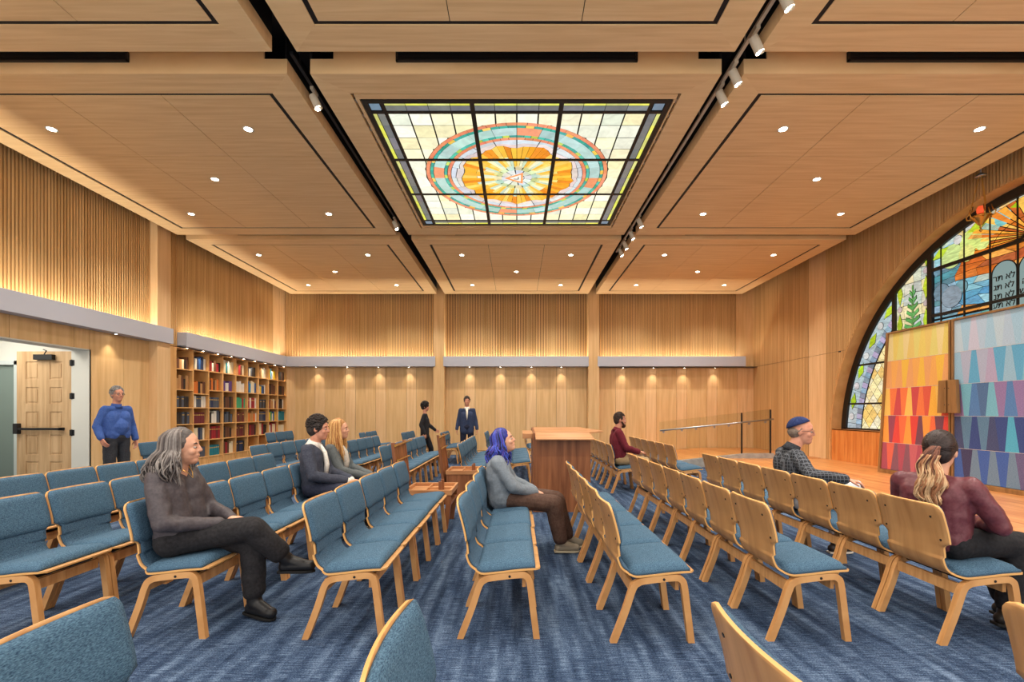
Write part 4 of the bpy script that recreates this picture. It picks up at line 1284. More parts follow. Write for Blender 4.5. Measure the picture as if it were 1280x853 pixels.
def strip(i0, i1, th0, thf, wf, nv=14, inset=.0):
    """closed slab following the profile between samples; th0 = offset of its back, thf(u,v) = thickness"""
    b = MB(); idx = list(range(i0, i1 + 1)); n = len(idx)
    def pt(k, j, off):
        i = idx[k]; v = -1 + 2 * j / nv
        p = Vector(PROF[i]); q = nrm(i)
        w = wf(i) - inset
        p = p + q * off
        return (p.x + (curve_off(i, v) if True else 0), v * w, p.y)
    A = [[pt(k, j, th0) for j in range(nv + 1)] for k in range(n)]
    B = [[pt(k, j, th0 + thf(k / (n - 1), -1 + 2 * j / nv)) for j in range(nv + 1)] for k in range(n)]
    vs = [p for r in A for p in r] + [p for r in B for p in r]
    o = n * (nv + 1); fs = []
    def a(k, j): return k * (nv + 1) + j
    for k in range(n - 1):
        for j in range(nv):
            fs.append((a(k, j), a(k, j + 1), a(k + 1, j + 1), a(k + 1, j)))
            fs.append((o + a(k, j), o + a(k + 1, j), o + a(k + 1, j + 1), o + a(k, j + 1)))
    for j in range(nv):
        fs.append((a(0, j), o + a(0, j), o + a(0, j + 1), a(0, j + 1)))
        fs.append((a(n - 1, j), a(n - 1, j + 1), o + a(n - 1, j + 1), o + a(n - 1, j)))
    for k in range(n - 1):
        fs.append((a(k, 0), a(k + 1, 0), o + a(k + 1, 0), o + a(k, 0)))
        fs.append((a(k, nv), o + a(k, nv), o + a(k + 1, nv), a(k + 1, nv)))
    b.add(vs, fs); return b
def dome(mx, edge=.35, pw=4):
    def f(u, v):
        uu = 2 * u - 1
        return mx * (edge + (1 - edge) * (1 - abs(uu) ** (pw + 2)) ** .6 * (1 - abs(v) ** (pw + 4)) ** .6)
    return f
def make_chair():
    t = thing('stacking_chair', 'x', 'chair')
    n = len(PROF) - 1
    sh = strip(0, n, -.011, lambda u, v: .011, half_width)
    # pale edge band: faces of the rim get the lighter ply-edge tone
    me_o = sh.build('shell', [M['oak_ply'], M['oak_edge']], t, smooth=False)
    me = me_o.data
    for p in me.polygons:
        c = p.center
        if False: pass
    nf = len(me.polygons)
    rim = 2 * 14 + 2 * n
    for p in me.polygons:
        if p.index >= nf - rim: p.material_index = 1
        else: p.use_smooth = True
    i_b = max(i for i in range(n) if PROF[i][1] > .555)
    strip(1, i_b, .0005, dome(.030, .25), half_width, inset=.008).build('back_cushion', M['fabric'], t, smooth=True)
    i_l = min(i for i in range(n) if PROF[i][0] > .085)
    strip(i_b - 1, i_l + 3, .0003, dome(.014, .8), half_width, inset=.012).build('lumbar_pad', M['fabric_dark'], t, smooth=True)
    i_f = max(i for i in range(n + 1) if PROF[i][0] < .462)
    strip(i_l + 1, i_f, .0005, dome(.052, .30), half_width, inset=.004).build('seat_cushion', M['fabric'], t, smooth=True)
    # bent-wood side frames: inverted U in profile
    cl = [(.004, 0.0), (.075, .185), (.118, .315), (.150, .352), (.20, .366), (.36, .383), (.402, .372), (.420, .335), (.440, .18), (.462, 0.0)]
    sm = cr_spline(cl, 4)
    for sg in (-1, 1):
        b = MB(); y0, y1 = (sg * .246, sg * .213)
        hw = .019
        L = []; Rr = []
        for i, p in enumerate(sm):
            a_ = sm[max(i - 1, 0)]; c_ = sm[min(i + 1, len(sm) - 1)]
            d = Vector((c_[0] - a_[0], c_[1] - a_[1])).normalized(); q = Vector((-d.y, d.x))
            if i in (0, len(sm) - 1): q = Vector((-1 if i == 0 else 1, 0)) 
            pv = Vector(p)
            L.append(pv + q * hw); Rr.append(pv - q * hw)
        for S_ in (L, Rr):
            for p in S_: p.y = max(p.y, 0)
        vs = []; fs = []; m_ = len(sm)
        for p, q in zip(L, Rr):
            vs += [(p.x, y0, p.y), (q.x, y0, q.y), (q.x, y1, q.y), (p.x, y1, p.y)]
        for i in range(m_ - 1):
            a_ = i * 4; c_ = a_ + 4
            for j in range(4): fs.append((a_ + j, a_ + (j + 1) % 4, c_ + (j + 1) % 4, c_ + j))
        fs.append((0, 3, 2, 1)); e_ = (m_ - 1) * 4; fs.append((e_, e_ + 1, e_ + 2, e_ + 3))
        b.add(vs, fs)
        f = b.build('leg_frame', M['oak'], t)
        b = MB(); b.tube([(.30, sg * .2455, .374), (.30, sg * .2475, .374)], .008, 12); b.build('bolt', M['near_black'], f)
    b = MB(); b.box(.108, .130, -.2125, .2125, .285, .350); b.build('rear_rail', M['oak'], t)
    b = MB(); b.box(.376, .398, -.2125, .2125, .300, .362); b.build('front_rail', M['oak'], t)
    b = MB()
    for x in (.17, .33): b.box(x, x + .03, -.2125, .2125, .358, .378)
    b.build('seat_support', M['near_black'], t)
    b = MB()
    for (z_, yy) in ((.745, .17), (.745, -.17), (.60, .2), (.60, -.2)):
        i = min(range(len(PROF)), key=lambda k: abs(PROF[k][1] - z_) if PROF[k][0] < .1 else 9)
        p = Vector(PROF[i]); q = nrm(i); c0 = p - q * .0105; c1 = p - q * .0135
        off = curve_off(i, yy / HW)
        b.tube([(c0.x + off, yy, c0.y), (c1.x + off, yy, c1.y)], .007, 8)
    b.build('screw', M['near_black'], t)
    return t
CH = make_chair(); CHK = kids_of(CH); first = True
GRP = 'blue-cushioned wooden chairs in rows'
rc = random.Random(5)
def row(x, y0, n, phrase, gaps=()):
    """x = rear foot; y0 = near end; chairs face the stage"""
    global first
    for k in range(n):
        who = ORD[k] + ' from near end'
        if n > 1 and k == n - 1: who = 'last at far end'
        if n == 1: lb = phrase
        else: lb = 'blue-cushioned chair, %s, %s' % (who, phrase)
        loc = (x + rc.uniform(-.004, .004), y0 + PITCH * (k + .5), 0)
        if first:
            CH.location = loc; CH['label'] = lb; CH['group'] = GRP; first = False
        else: copy_tree(CH, CHK, loc, 0, lb, GRP)
row(-3.25, 2.70, 7, 'row behind the grey-haired woman')
row(-4.27, 3.20, 6, 'second row behind the grey-haired woman')
row(-2.34, 2.77, 7, 'grey-haired woman\'s row')
row(-1.27, 2.76, 5, 'row ending at nearer walnut box')
row(-.34, 2.77, 4, 'blue-haired person\'s row')
row(.567, 2.72, 5, 'row right of the centre aisle nearest the lectern')
row(1.50, 2.74, 7, 'row just behind the skullcap man\'s row')
row(2.48, 2.69, 7, 'front row of skullcap man and ponytailed woman')
row(-1.20, .92, 1, 'blue-cushioned chair cropped at the bottom left corner of the photo')
row(-.30, .90, 1, 'blue-cushioned chair back cropped at bottom, left of centre, seen from its front')
row(.59, .88, 1, 'wood-backed chair cropped at the bottom, right of centre')
row(1.45, .88, 1, 'wood-backed chair back cropped at the bottom right corner')
row(-4.27, 7.4, 7, 'middle block, leftmost full row')
row(-3.22, 8.3, 5, 'middle block, row behind blond woman\'s head')
row(-2.15, 7.25, 7, 'middle block, row past the blond woman')
row(-.98, 7.75, 6, 'row beyond the farther walnut box')
row(-.20, 8.6, 6, 'row between blue-haired person and lectern')
row(1.58, 7.73, 6, 'bearded man\'s row')
row(2.56, 7.55, 6, 'row ahead of the bearded man')
row(-6.70, 8.2, 1, 'single blue-cushioned chair against the left wall beside the standing man')
for x, ph in ((-6.57, 'far block, row beside the bookcase'), (-4.12, 'far block, second row visible from left'), (-3.02, 'far block, row left of blurred woman'),
              (-2.0, 'far block, row between standing pair'), (-.84, 'far block, row right of suited man'), (.2, 'far block, row left of the lectern')):
    row(x, 12.1, 3, ph)

# ================================================================== PEOPLE
tex = bpy.data.textures.new('folds', 'CLOUDS'); tex.noise_scale = .09; tex.noise_depth = 1
def V(*a): return Vector(a)
def organic(mb, name, mat, parent, vox, smooth_it=4, disp=0.0, sf=.5):
    o = mb.build(name, mat, parent, smooth=True)
    r = o.modifiers.new('remesh', 'REMESH'); r.mode = 'VOXEL'; r.voxel_size = vox; r.use_smooth_shade = True
    if disp:
        d = o.modifiers.new('folds', 'DISPLACE'); d.texture = tex; d.strength = disp; d.mid_level = .5
    s_ = o.modifiers.new('smooth', 'SMOOTH'); s_.factor = sf; s_.iterations = smooth_it
    return o
SKIN = noisy('skin', (206, 150, 122), (222, 170, 142), (1, 1, 1), 14, .55)
SKIN2 = noisy('skin_ruddy', (198, 134, 108), (216, 156, 130), (1, 1, 1), 14, .55)
class Person:
    def __init__(s, name, label, loc, rz, skin=SKIN, scale=1.0):
        s.t = thing('person', label, 'person', loc, rz); s.t.scale = (scale,) * 3
        s.skin = skin
    def body(s, J, hands, vox=.0062, headrot=(0, 0), bald=False, beard=None, hscale=1.0, lips=(176, 96, 84)):
        """J: joints in local metres, x forward, y left"""
        s.J = J
        b = MB()
        pel, che, nek, hd = J['pelvis'], J['chest'], J['neck'], J['head']
        yaw, pit = headrot
        Rm = Matrix.Rotation(yaw, 3, 'Z') @ Matrix.Rotation(pit, 3, 'Y')
        s.Rm = Rm; f = Rm @ V(1, 0, 0); sd = Rm @ V(0, 1, 0); u = Rm @ V(0, 0, 1)
        s.f, s.sd, s.u = f, sd, u
        k = hscale; s.k = k
        def H(a, c, e): return hd + f * a * k + sd * c * k + u * e * k
        s.H = H
        b.ell(H(-.008, 0, .022), (.095 * k, .074 * k, .100 * k), Rm)
        b.ell(H(.018, 0, -.03), (.070 * k, .060 * k, .085 * k), Rm)
        b.ell(H(.046, 0, -.080), (.040 * k, .036 * k, .030 * k), Rm)
        b.capsule(H(.058, -.030, .030), H(.058, .030, .030), .021 * k)     # brow
        b.capsule(H(.080, 0, .016), H(.096, 0, -.016), .0095 * k, .0125 * k)   # nose
        b.capsule(H(.086, -.009, -.020), H(.086, .009, -.020), .0095 * k)
        for q in (-1, 1):
            b.ell(H(.052, q * .036, -.022), (.028 * k, .024 * k, .026 * k), Rm)  # cheeks
            b.ell(H(-.010, q * .076, -.004), (.018 * k, .010 * k, .030 * k), Rm)  # ears
        b.capsule(H(.079, -.013, -.048), H(.079, .013, -.048), .0105 * k)
        b.capsule(H(.077, -.011, -.058), H(.077, .011, -.058), .0105 * k)
        b.capsule(nek - V(0, 0, .04), hd + f * -.018 - u * .06, .056 * k, .052 * k)
        # trunk under the clothes
        shl, shr = J['shL'], J['shR']
        side = (shl - shr).normalized()
        for q in (-1, 1):
            b.capsule(pel + side * q * .07, che + side * q * .075, .092, .095)
        b.capsule(shl, shr, .052); b.capsule(che, nek - V(0, 0, .03), .075, .048)
        for sd_ in 'LR':
            b.capsule(J['sh' + sd_], J['el' + sd_], .046, .038); b.capsule(J['el' + sd_], J['wr' + sd_], .036, .024)
            b.capsule(J['hip' + sd_], J['kn' + sd_], .074, .050); b.capsule(J['kn' + sd_], J['an' + sd_], .048, .034)
            an = J['an' + sd_]; to = J['toe' + sd_]
            b.capsule(an + (to - an) * .1, to - (to - an) * .15, .026, .020)
        # hands
        for sd_, (d, n_, curl) in hands.items():
            w = J['wr' + sd_]; d = Vector(d).normalized(); n_ = Vector(n_); n_ = (n_ - d * n_.dot(d)).normalized()
            ac = d.cross(n_).normalized()
            if sd_ == 'R': ac = -ac
            # ac points to the thumb side
            for q in (-.028, -.009, .010, .026):
                b.capsule(w + ac * q * .6, w + d * .075 + ac * q, .0135, .0125, 10)
            for q, L in zip((.030, .010, -.011, -.031), (.070, .078, .073, .058)):
                p0 = w + d * .080 + ac * q
                ang = 0; p = p0; dd = d
                for seg, lf in enumerate((.45, .32, .23)):
                    ang += curl
                    dd = (d * math.cos(ang) + n_ * math.sin(ang)).normalized()
                    p2 = p + dd * L * lf
                    b.capsule(p, p2, .0088 - seg * .0006, .0082 - seg * .0006, 8); p = p2
            p0 = w + d * .022 + ac * .030
            p1 = p0 + (d * .7 + ac * .6 + n_ * .3).normalized() * .040
            p2 = p1 + (d * .95 + ac * .1 + n_ * .4).normalized() * .030
            b.capsule(p0, p1, .0125, .0105, 8); b.capsule(p1, p2, .0102, .008, 8)
        organic(b, 'body', s.skin, s.t, vox, 2)
        # eyes, brows, lips
        for q in (-1, 1):
            b = MB(); b.ell(H(.0715, q * .031, .004), (.0115 * k, .0125 * k, .0068 * k), Rm, 12, 0)
            b.ell(H(.0790, q * .031, .004), (.0050 * k, .0064 * k, .0060 * k), Rm, 10, 1)
            b.build('eye', [pc((176, 166, 156), .4), pc((44, 32, 24), .3)], s.t, smooth=True)
        b = MB(); b.capsule(H(.083, -.014, -.0505), H(.083, .014, -.0505), .0052 * k, n=8); b.capsule(H(.0805, -.012, -.058), H(.0805, .012, -.058), .0058 * k, n=8)
        b.build('lips', pc(lips, .5), s.t, smooth=True)
        return s
    def brows(s, c):
        for q in (-1, 1):
            b = MB(); b.tube([s.H(.080, q * .016, .026), s.H(.080, q * .032, .032), s.H(.070, q * .048, .027)], [.0035, .0045, .002], 6)
            b.build('eyebrow', pc(c), s.t, smooth=True)
    def hair_cap(s, c, front=.05, low=-.03, th=.012, var=14, name='hair', back=0):
        b = MB(); H = s.H; k = s.k; e = th
        b.ell(H(-.022, 0, .038), ((.092 + e) * k, (.075 + e) * k, (.098 + e) * k), s.Rm, 18)
        b.ell(H(-.050, 0, low + .03), ((.062 + e) * k, (.066 + e) * k, (.075 + e) * k), s.Rm, 18)
        b.capsule(H(front, -.035, .088), H(front, .035, .088), .020 * k, n=10)
        for q in (-1, 1): b.capsule(H(.016, q * .072, .045), H(-.004, q * .077, -.0), .012 * k, n=8)
        organic(b, name, cloth(c, .6, var), s.t, .008, 3, .012)
    def short_hair(s, c, n=300, seed=2, ln=.045, rad=.0032, front=.062, lift=.010, low=-.045):
        """cropped hair: many short tufts combed back over the scalp"""
        rnd = random.Random(seed); b = MB()
        for i in range(n):
            th = rnd.uniform(0, 1.75); ph = rnd.uniform(0, 2 * PI)
            d = V(math.sin(th) * math.cos(ph), math.sin(th) * math.sin(ph), math.cos(th))
            def on(dv, r):
                dv = dv.normalized(); return (-.020 + dv.x * (.094 + r), dv.y * (.076 + r), .034 + dv.z * (.100 + r))
            x, y, z = on(d, 0)
            if z < low + .01 * rnd.random(): continue
            if x > front - .2 * max(0, .075 - z): continue
            if x > -.03 and z < .015: continue
            comb = V(-.6, .12 * math.copysign(1, y) , -.25 if d.x < -.2 else .05) + V(rnd.uniform(-.3, .3), rnd.uniform(-.3, .3), 0)
            p = [s.H(*on(d, .001)), s.H(*on(d + comb * ln * 4, .006 + lift)), s.H(*on(d + comb * ln * 9, .004 + lift * .6))]
            b.tube(p, [rad, rad * 1.1, rad * .4], 5, rnd.randrange(2))
        c2 = tuple(max(0, int(v * .72)) for v in c)
        b.build('hair_tufts', [cloth(c, .5, 8), cloth(c2, .5, 8)], s.t, smooth=True)
    def pulled_back(s, c, tie, n=260, seed=5, rad=.0042):
        rnd = random.Random(seed); b = MB()
        for i in range(n):
            ph = rnd.uniform(-2.3, 2.3)                 # around the hairline, 0 = forehead
            d0 = V(math.cos(ph) * .72, math.sin(ph) * .95, .62 + .5 * math.cos(ph) - .55 * (abs(ph) / 2.3) ** 2 * 1.2 + rnd.uniform(0, .5)).normalized()
            d1 = (tie - V(-.020, 0, .034)).normalized() + V(0, rnd.uniform(-.1, .1), rnd.uniform(-.1, .1)); pts = []
            for k in range(8):
                t = k / 7; dv = (d0 * (1 - t) + d1 * t)
                if dv.length < .15: dv = V(0, 0, 1)
                dv.normalize(); r = .006 + .004 * math.sin(t * 3.1)
                pts.append(s.H(-.020 + dv.x * (.094 + r), dv.y * (.076 + r), .034 + dv.z * (.100 + r)))
            b.tube(pts, [rad] * 7 + [rad * .5], 5, rnd.randrange(2))
        b.build('combed_hair', [cloth(c, .45, 8), cloth(tuple(max(0, v - 16) for v in c), .45, 8)], s.t, smooth=True)
    def trousers(s, c, r=(.098, .078, .062), name='trousers', seat=True, hem=.06, rough=.9):
        J = s.J; b = MB(); side = (J['hipL'] - J['hipR']).normalized()
        b.capsule(J['hipL'], J['hipR'], .105); b.capsule(J['pelvis'] + side * .05, J['pelvis'] - side * .05, .118)
        for q in 'LR':
            b.capsule(J['hip' + q], J['kn' + q], r[0], r[1]); e = J['an' + q] + (J['kn' + q] - J['an' + q]).normalized() * hem
            b.capsule(J['kn' + q], e, r[1], r[2])
        organic(b, name, cloth(c, rough, 8), s.t, .009, 4, .016)
    def shoes(s, c, sole, boot=False, th=.0):
        for q in 'LR':
            an = s.J['an' + q]; to = s.J['toe' + q]; d = (to - an); dh = d.normalized()
            dn = s.J.get('sole' + q, V(0, 0, -1))
            b = MB()
            dn0 = dn; heel = an + dn * .045 - dh * .03
            dh = (to + dn * .006 - heel).normalized(); dn = (dn - dh * dn.dot(dh)).normalized()
            b.capsule(heel, to + dn0 * .006, .040, .038); b.capsule(an + dh * .0, to - dh * .03, .042 + th, .036)
            if boot: b.capsule(an, an + (s.J['kn' + q] - an).normalized() * .10, .047, .046)
            organic(b, 'shoe', pc(c, .4), s.t, .007, 3)
            side = dh.cross(dn).normalized()
            b = MB(); 
            pts = [(-.068, .030), (-.03, .036), (.05, .038), (.10, .042), (.16, .040), (.20, .025), (.215, 0)]
            L = (to - heel).length
            out = [(u * L / .175 if u > 0 else u * .6, v) for u, v in pts] + [(u * L / .175 if u > 0 else u * .6, -v) for u, v in pts[::-1]]
            for za, zb in (((.026, .043)),):
                vs = [heel + dh * u + side * v + dn * za for u, v in out] + [heel + dh * u + side * v + dn * zb for u, v in out]
                n = len(out)
                b.add(vs, [tuple(range(n)), tuple(range(2 * n - 1, n - 1, -1))] + [(i, i + n, (i + 1) % n + n, (i + 1) % n) for i in range(n)])
            b.build('sole', pc(sole, .7), s.t, bevel=.003)
    def top(s, c, name='shirt', r=(.112, .108), arm=(.058, .050, .042), disp=.018, hem=0.0, cuff=1.0, rough=.9, var=8, arms=True, belly=0, sidew=.078):
        J = s.J; b = MB(); side = (J['shL'] - J['shR']).normalized()
        pel = J['pelvis'] + V(0, 0, hem)
        for q in (-1, 1): b.capsule(pel + side * q * (sidew - .01), J['chest'] + side * q * sidew, r[0], r[1])
        if belly: b.ell((pel + J['chest']) / 2 + V(belly, 0, -.02), (.13, .15, .16))
        b.capsule(J['shL'], J['shR'], arm[0] * .93)
        b.capsule(J['chest'] + V(0, 0, .02), J['neck'] - V(0, 0, .045), .085, .062)
        if arms:
            for q in 'LR':
                b.capsule(J['sh' + q], J['el' + q], arm[0], arm[1])
                e = J['el' + q].lerp(J['wr' + q], cuff); b.capsule(J['el' + q], e, arm[1], arm[2])
        return organic(b, name, cloth(c, rough, var), s.t, .009, 4, disp)
    def collar(s, c, r=.066):
        n = s.J['neck']; hd = s.J['head']; d = (hd - n).normalized()
        b = MB(); b.tube([n - d * .045, n - d * .01, n + d * .022], [r + .018, r + .004, r - .002], 16); b.build('collar', cloth(c), s.t, smooth=True)
    def strands(s, c1, c2, roots, n, ln, seed, spread=.02, rad=.011, wave=.012, name='hair', taper=.4):
        """long locks: tubes that leave the scalp, follow the skull and hang down"""
        rnd = random.Random(seed); b = MB()
        for i in range(n):
            r0, path = roots(i / max(1, n - 1), rnd)
            L = len(path); pts = []
            ph = rnd.uniform(0, 6.28)
            off = V(rnd.uniform(-1, 1), rnd.uniform(-1, 1), 0) * spread
            for j, p in enumerate(path):
                t = j / (L - 1)
                pts.append(p + off * t + V(math.sin(ph + t * 9), math.cos(ph + t * 8), 0) * wave * t)
            b.tube(pts, [rad * (1 if j < L - 1 else taper) * (.75 if j == 0 else 1) for j in range(L)], 7, 0 if rnd.random() < .6 else 1)
        b.build(name, [cloth(c1, .55, 16), cloth(c2, .55, 16)], s.t, smooth=True)
def seated(hipx=0.0, lean=0.0, hand_z=.62, **kw):
    J = dict(pelvis=V(0, 0, .575), chest=V(-.02 - lean, 0, .87), neck=V(-.02 - lean, 0, 1.005), head=V(.012 - lean, 0, 1.14),
             shL=V(-.03 - lean, .150, .935), shR=V(-.03 - lean, -.150, .935), elL=V(.02, .215, .70), elR=V(.02, -.225, .70), wrL=V(.24, .07, .63), wrR=V(.24, -.07, .63),
             hipL=V(.0, .088, .545), hipR=V(.0, -.088, .545), knL=V(.42, .11, .505), knR=V(.42, -.11, .505), anL=V(.40, .11, .085), anR=V(.40, -.11, .085), toeL=V(.53, .12, .055), toeR=V(.53, -.12, .055))
    J.update(kw); return J
def long_path(P, az, z_end, out=.0, fwd=0, segs=7, top=.09):
    """az: angle round the head from the back (0) to the side (+-90deg); hangs to z_end (local)"""
    H = P.H
    def path(rnd):
        a = az
        pts = []
        for t in (0.0, .35, .7, 1.0):
            ang = t * PI / 2
            pts.append(H(-.018 - math.cos(a) * .092 * math.sin(ang), math.sin(a) * .083 * math.sin(ang), .025 + (top + .014) * math.cos(ang)))
        last = pts[-1]
        return pts, last
    return path
def add_long_hair(P, c1, c2, z_end, n=70, seed=1, amax=1.9, out=.02, rad=.006, wave=.014, drop_fwd=.0, c3=None, vol=1.0, curl=8):
    """fine locks fall from a centre parting over the skull, past the ears, down to z_end"""
    rnd = random.Random(seed); b = MB()
    hd = P.J['head']
    for i in range(n * 3):
        a = rnd.uniform(-amax, amax)              # 0 = nape, +-amax = temples
        lay = rnd.uniform(0, 1)
        rr_ = 1.0 + lay * .13 * vol
        part_x = .058 * (1 - math.cos(a)) / 2 * 1.1 - .045 + rnd.uniform(-.015, .015)
        top_ = P.H(part_x, math.copysign(.004, math.sin(a)), .128 - .9 * (part_x + .018) ** 2 * 6)
        ctrl = [top_]
        for q in (.45, .75, 1.0):
            ang = q * PI / 2
            ex = -.020 - math.cos(a) * .100 * rr_ * math.sin(ang); ey = math.sin(a) * .088 * rr_ * math.sin(ang)
            if abs(a) > 1.6: ex -= .0
            ez = .026 + .108 * math.cos(ang) * (1 + .05 * lay) - (.03 if q == 1 else 0)
            mixf = .35 if q == .45 else 0
            h_ = P.H(ex * (1 - mixf) + part_x * mixf, ey, ez)
            ctrl.append(h_)
        last = ctrl[-1]
        dv = last - hd; dv.z = 0
        if dv.length > 1e-4: dv.normalize()
        ze = z_end + rnd.uniform(-.01, .08)
        ph = rnd.uniform(0, 6.28); am = wave * rnd.uniform(.4, 1.2)
        for j in range(1, 8):
            u_ = j / 7
            w_ = V(math.sin(ph + u_ * curl), math.cos(ph * 1.7 + u_ * curl), 0) * am * min(1, u_ * 2)
            ctrl.append(V(last.x, last.y, last.z + (ze - last.z) * u_) + dv * out * (math.sin(u_ * 2.4)) * (.5 + lay) + V(drop_fwd * u_ * max(0, math.sin(abs(a) - .6)), 0, 0) + w_)
        pts = []
        for k in range(len(ctrl) - 1):
            p0 = ctrl[max(k - 1, 0)]; p1 = ctrl[k]; p2 = ctrl[k + 1]; p3 = ctrl[min(k + 2, len(ctrl) - 1)]
            for h in (0, .5):
                pts.append(.5 * ((2 * p1) + (p2 - p0) * h + (2 * p0 - 5 * p1 + 4 * p2 - p3) * h * h + (3 * p1 - p0 - 3 * p2 + p3) * h ** 3))
        pts.append(ctrl[-1])
        m_ = 0 if rnd.random() < .5 else (1 if rnd.random() < .6 or c3 is None else 2)
        L = len(pts)
        b.tube(pts, [rad * (.8 + .5 * math.sin(PI * min(1, k / L + .2))) if k < L - 1 else rad * .3 for k in range(L)], 5, m_)
    mats = [cloth(c1, .45, 10), cloth(c2, .45, 10)] + ([cloth(c3, .45, 10)] if c3 else [])
    b.build('long_hair', mats, P.t, smooth=True)

# 1 grey-haired woman, legs crossed
p = Person('woman', 'seated woman with long grey hair, dark grey blouse, black trousers, legs crossed', (-2.17, 3.02, 0), 0)
J = seated(lean=.035, head=V(.0, 0, 1.125), neck=V(-.04, 0, .985), elL=V(.04, .215, .69), elR=V(.03, -.225, .68), wrL=V(.28, .06, .655), wrR=V(.27, -.03, .645),
           knR=V(.45, .0, .60), anR=V(.63, .10, .36), toeR=V(.77, .12, .325), soleR=V(.25, .0, -.97).normalized(), knL=V(.42, .06, .49), anL=V(.44, .04, .10), toeL=V(.57, .0, .055))
p.body(J, {'L': ((1, -.35, -.1), (.1, 0, -1), .25), 'R': ((1, .25, -.05), (.1, 0, -1), .3)}, vox=.0055, headrot=(.34, .0))
p.trousers((34, 33, 36), (.094, .080, .072), hem=.09); p.shoes((24, 24, 26), (14, 14, 14), boot=True)
p.top((74, 68, 72), 'blouse', hem=-.02, disp=.022, rough=.55, arm=(.062, .054, .04), cuff=.93)
p.brows((70, 60, 54))
p.hair_cap((92, 86, 84), low=-.05, front=.02, th=.004)
add_long_hair(p, (128, 121, 117), (98, 90, 87), .90, 150, 3, 1.85, out=.045, rad=.0052, wave=.016, c3=(66, 59, 58), vol=1.3, curl=7)
b = MB(); b.tube([V(-.0, -.05, 1.0), V(.045, -.02, .965), V(.062, 0, .93), V(.045, .02, .965), V(.0, .05, 1.0)], .0022, 6); b.build('necklace', M['brass'], p.t)

# 2 man in a dark blazer
p = Person('man', 'seated dark-haired man in charcoal blazer and open white shirt beside the blond woman', (-2.17, 5.02, 0), 0, SKIN2, 1.02)
J = seated(lean=.0, head=V(.03, 0, 1.15), wrL=V(.36, .05, .60), wrR=V(.36, -.04, .60), elR=V(.06, -.225, .68), elL=V(.06, .19, .68))
p.body(J, {'L': ((1, -.3, -.1), (0, 0, -1), .35), 'R': ((1, .3, -.05), (0, 0, -1), .35)}, headrot=(.10, .08), hscale=1.04)
p.trousers((48, 52, 70)); p.shoes((36, 30, 28), (20, 18, 16))
p.top((226, 222, 214), 'shirt', r=(.104, .096), arm=(.044, .042, .040), cuff=.97, disp=.006, sidew=.066)
p.top((60, 64, 78), 'blazer', r=(.118, .112), arm=(.066, .060, .050), hem=-.01, cuff=.88, disp=.02)
b = MB(); b.tube([V(.105, -.012, .66), V(.118, -.012, .78), V(.096, -.008, .90), V(.045, 0, .985)], [.022, .026, .022, .014], 10); b.build('shirt_front', cloth((232, 228, 220)), p.t, smooth=True)
p.collar((232, 228, 220)); p.brows((44, 36, 32)); p.hair_cap((52, 44, 42), front=.046, th=.010); p.short_hair((62, 52, 48), 420, 2, .05, .0042, lift=.016)

# 3 blond woman in a grey jacket
p = Person('woman', 'seated blond long-haired woman in grey jacket over pale top', (-2.13, 5.52, 0), 0, SKIN, .99)
J = seated(lean=.0, head=V(.03, 0, 1.16), neck=V(-.02, 0, 1.015), wrL=V(.40, .04, .60), wrR=V(.42, -.05, .59), elR=V(.10, -.185, .69), elL=V(.08, .20, .69))
p.body(J, {'L': ((1, -.3, -.2), (0, 0, -1), .3), 'R': ((1, .3, -.2), (0, 0, -1), .3)}, headrot=(.15, 0))
p.trousers((40, 44, 60)); p.shoes((36, 30, 28), (20, 18, 16))
p.top((96, 102, 104), 'jacket', r=(.112, .110), arm=(.064, .056, .046), hem=-.01, cuff=.92)
b = MB(); b.tube([V(.085, -.0, .66), V(.100, -.0, .78), V(.080, 0, .89), V(.03, 0, .97)], [.030, .042, .040, .030], 12); b.build('pale_top', cloth((208, 200, 188)), p.t, smooth=True)
p.brows((130, 92, 60)); p.hair_cap((170, 120, 68), low=-.04, front=.02, th=.004)
add_long_hair(p, (206, 158, 98), (166, 112, 62), .79, 90, 5, 1.95, out=.02, rad=.0058, wave=.008, drop_fwd=.05, c3=(222, 180, 120))

# 4 blue-haired person
p = Person('person', 'seated person with long bright blue hair, grey sweatshirt and brown corduroy trousers', (-.15, 4.52, 0), 0, SKIN, 1.0)
J = seated(lean=.02, head=V(.03, 0, 1.075), neck=V(-.025, 0, .945), chest=V(-.03, 0, .82), shL=V(-.03, .16, .885), shR=V(-.03, -.16, .885), elR=V(.11, -.20, .66), elL=V(.1, .2, .66), wrR=V(.34, -.05, .575), wrL=V(.33, .05, .58),
           knR=V(.50, -.09, .48), knL=V(.54, .10, .49), anR=V(.58, -.05, .09), anL=V(.66, .12, .09), toeR=V(.72, -.04, .055), toeL=V(.79, .13, .055))
p.body(J, {'R': ((1, .35, -.3), (0, 0, -1), .35), 'L': ((1, -.3, -.3), (0, 0, -1), .35)}, vox=.0055, headrot=(-.10, -.28))
p.trousers((88, 66, 56), (.098, .086, .074), hem=.06); p.shoes((150, 140, 122), (196, 186, 160), th=.004)
p.top((122, 132, 142), 'sweatshirt', r=(.134, .118), arm=(.072, .064, .048), cuff=.93, disp=.025, hem=-.02)
p.brows((60, 50, 60)); p.hair_cap((40, 46, 130), low=-.04, front=.03, th=.006)
add_long_hair(p, (62, 80, 184), (82, 68, 158), .84, 120, 8, 1.85, out=.03, rad=.0055, wave=.022, drop_fwd=.03, c3=(24, 28, 70), vol=1.2, curl=7)

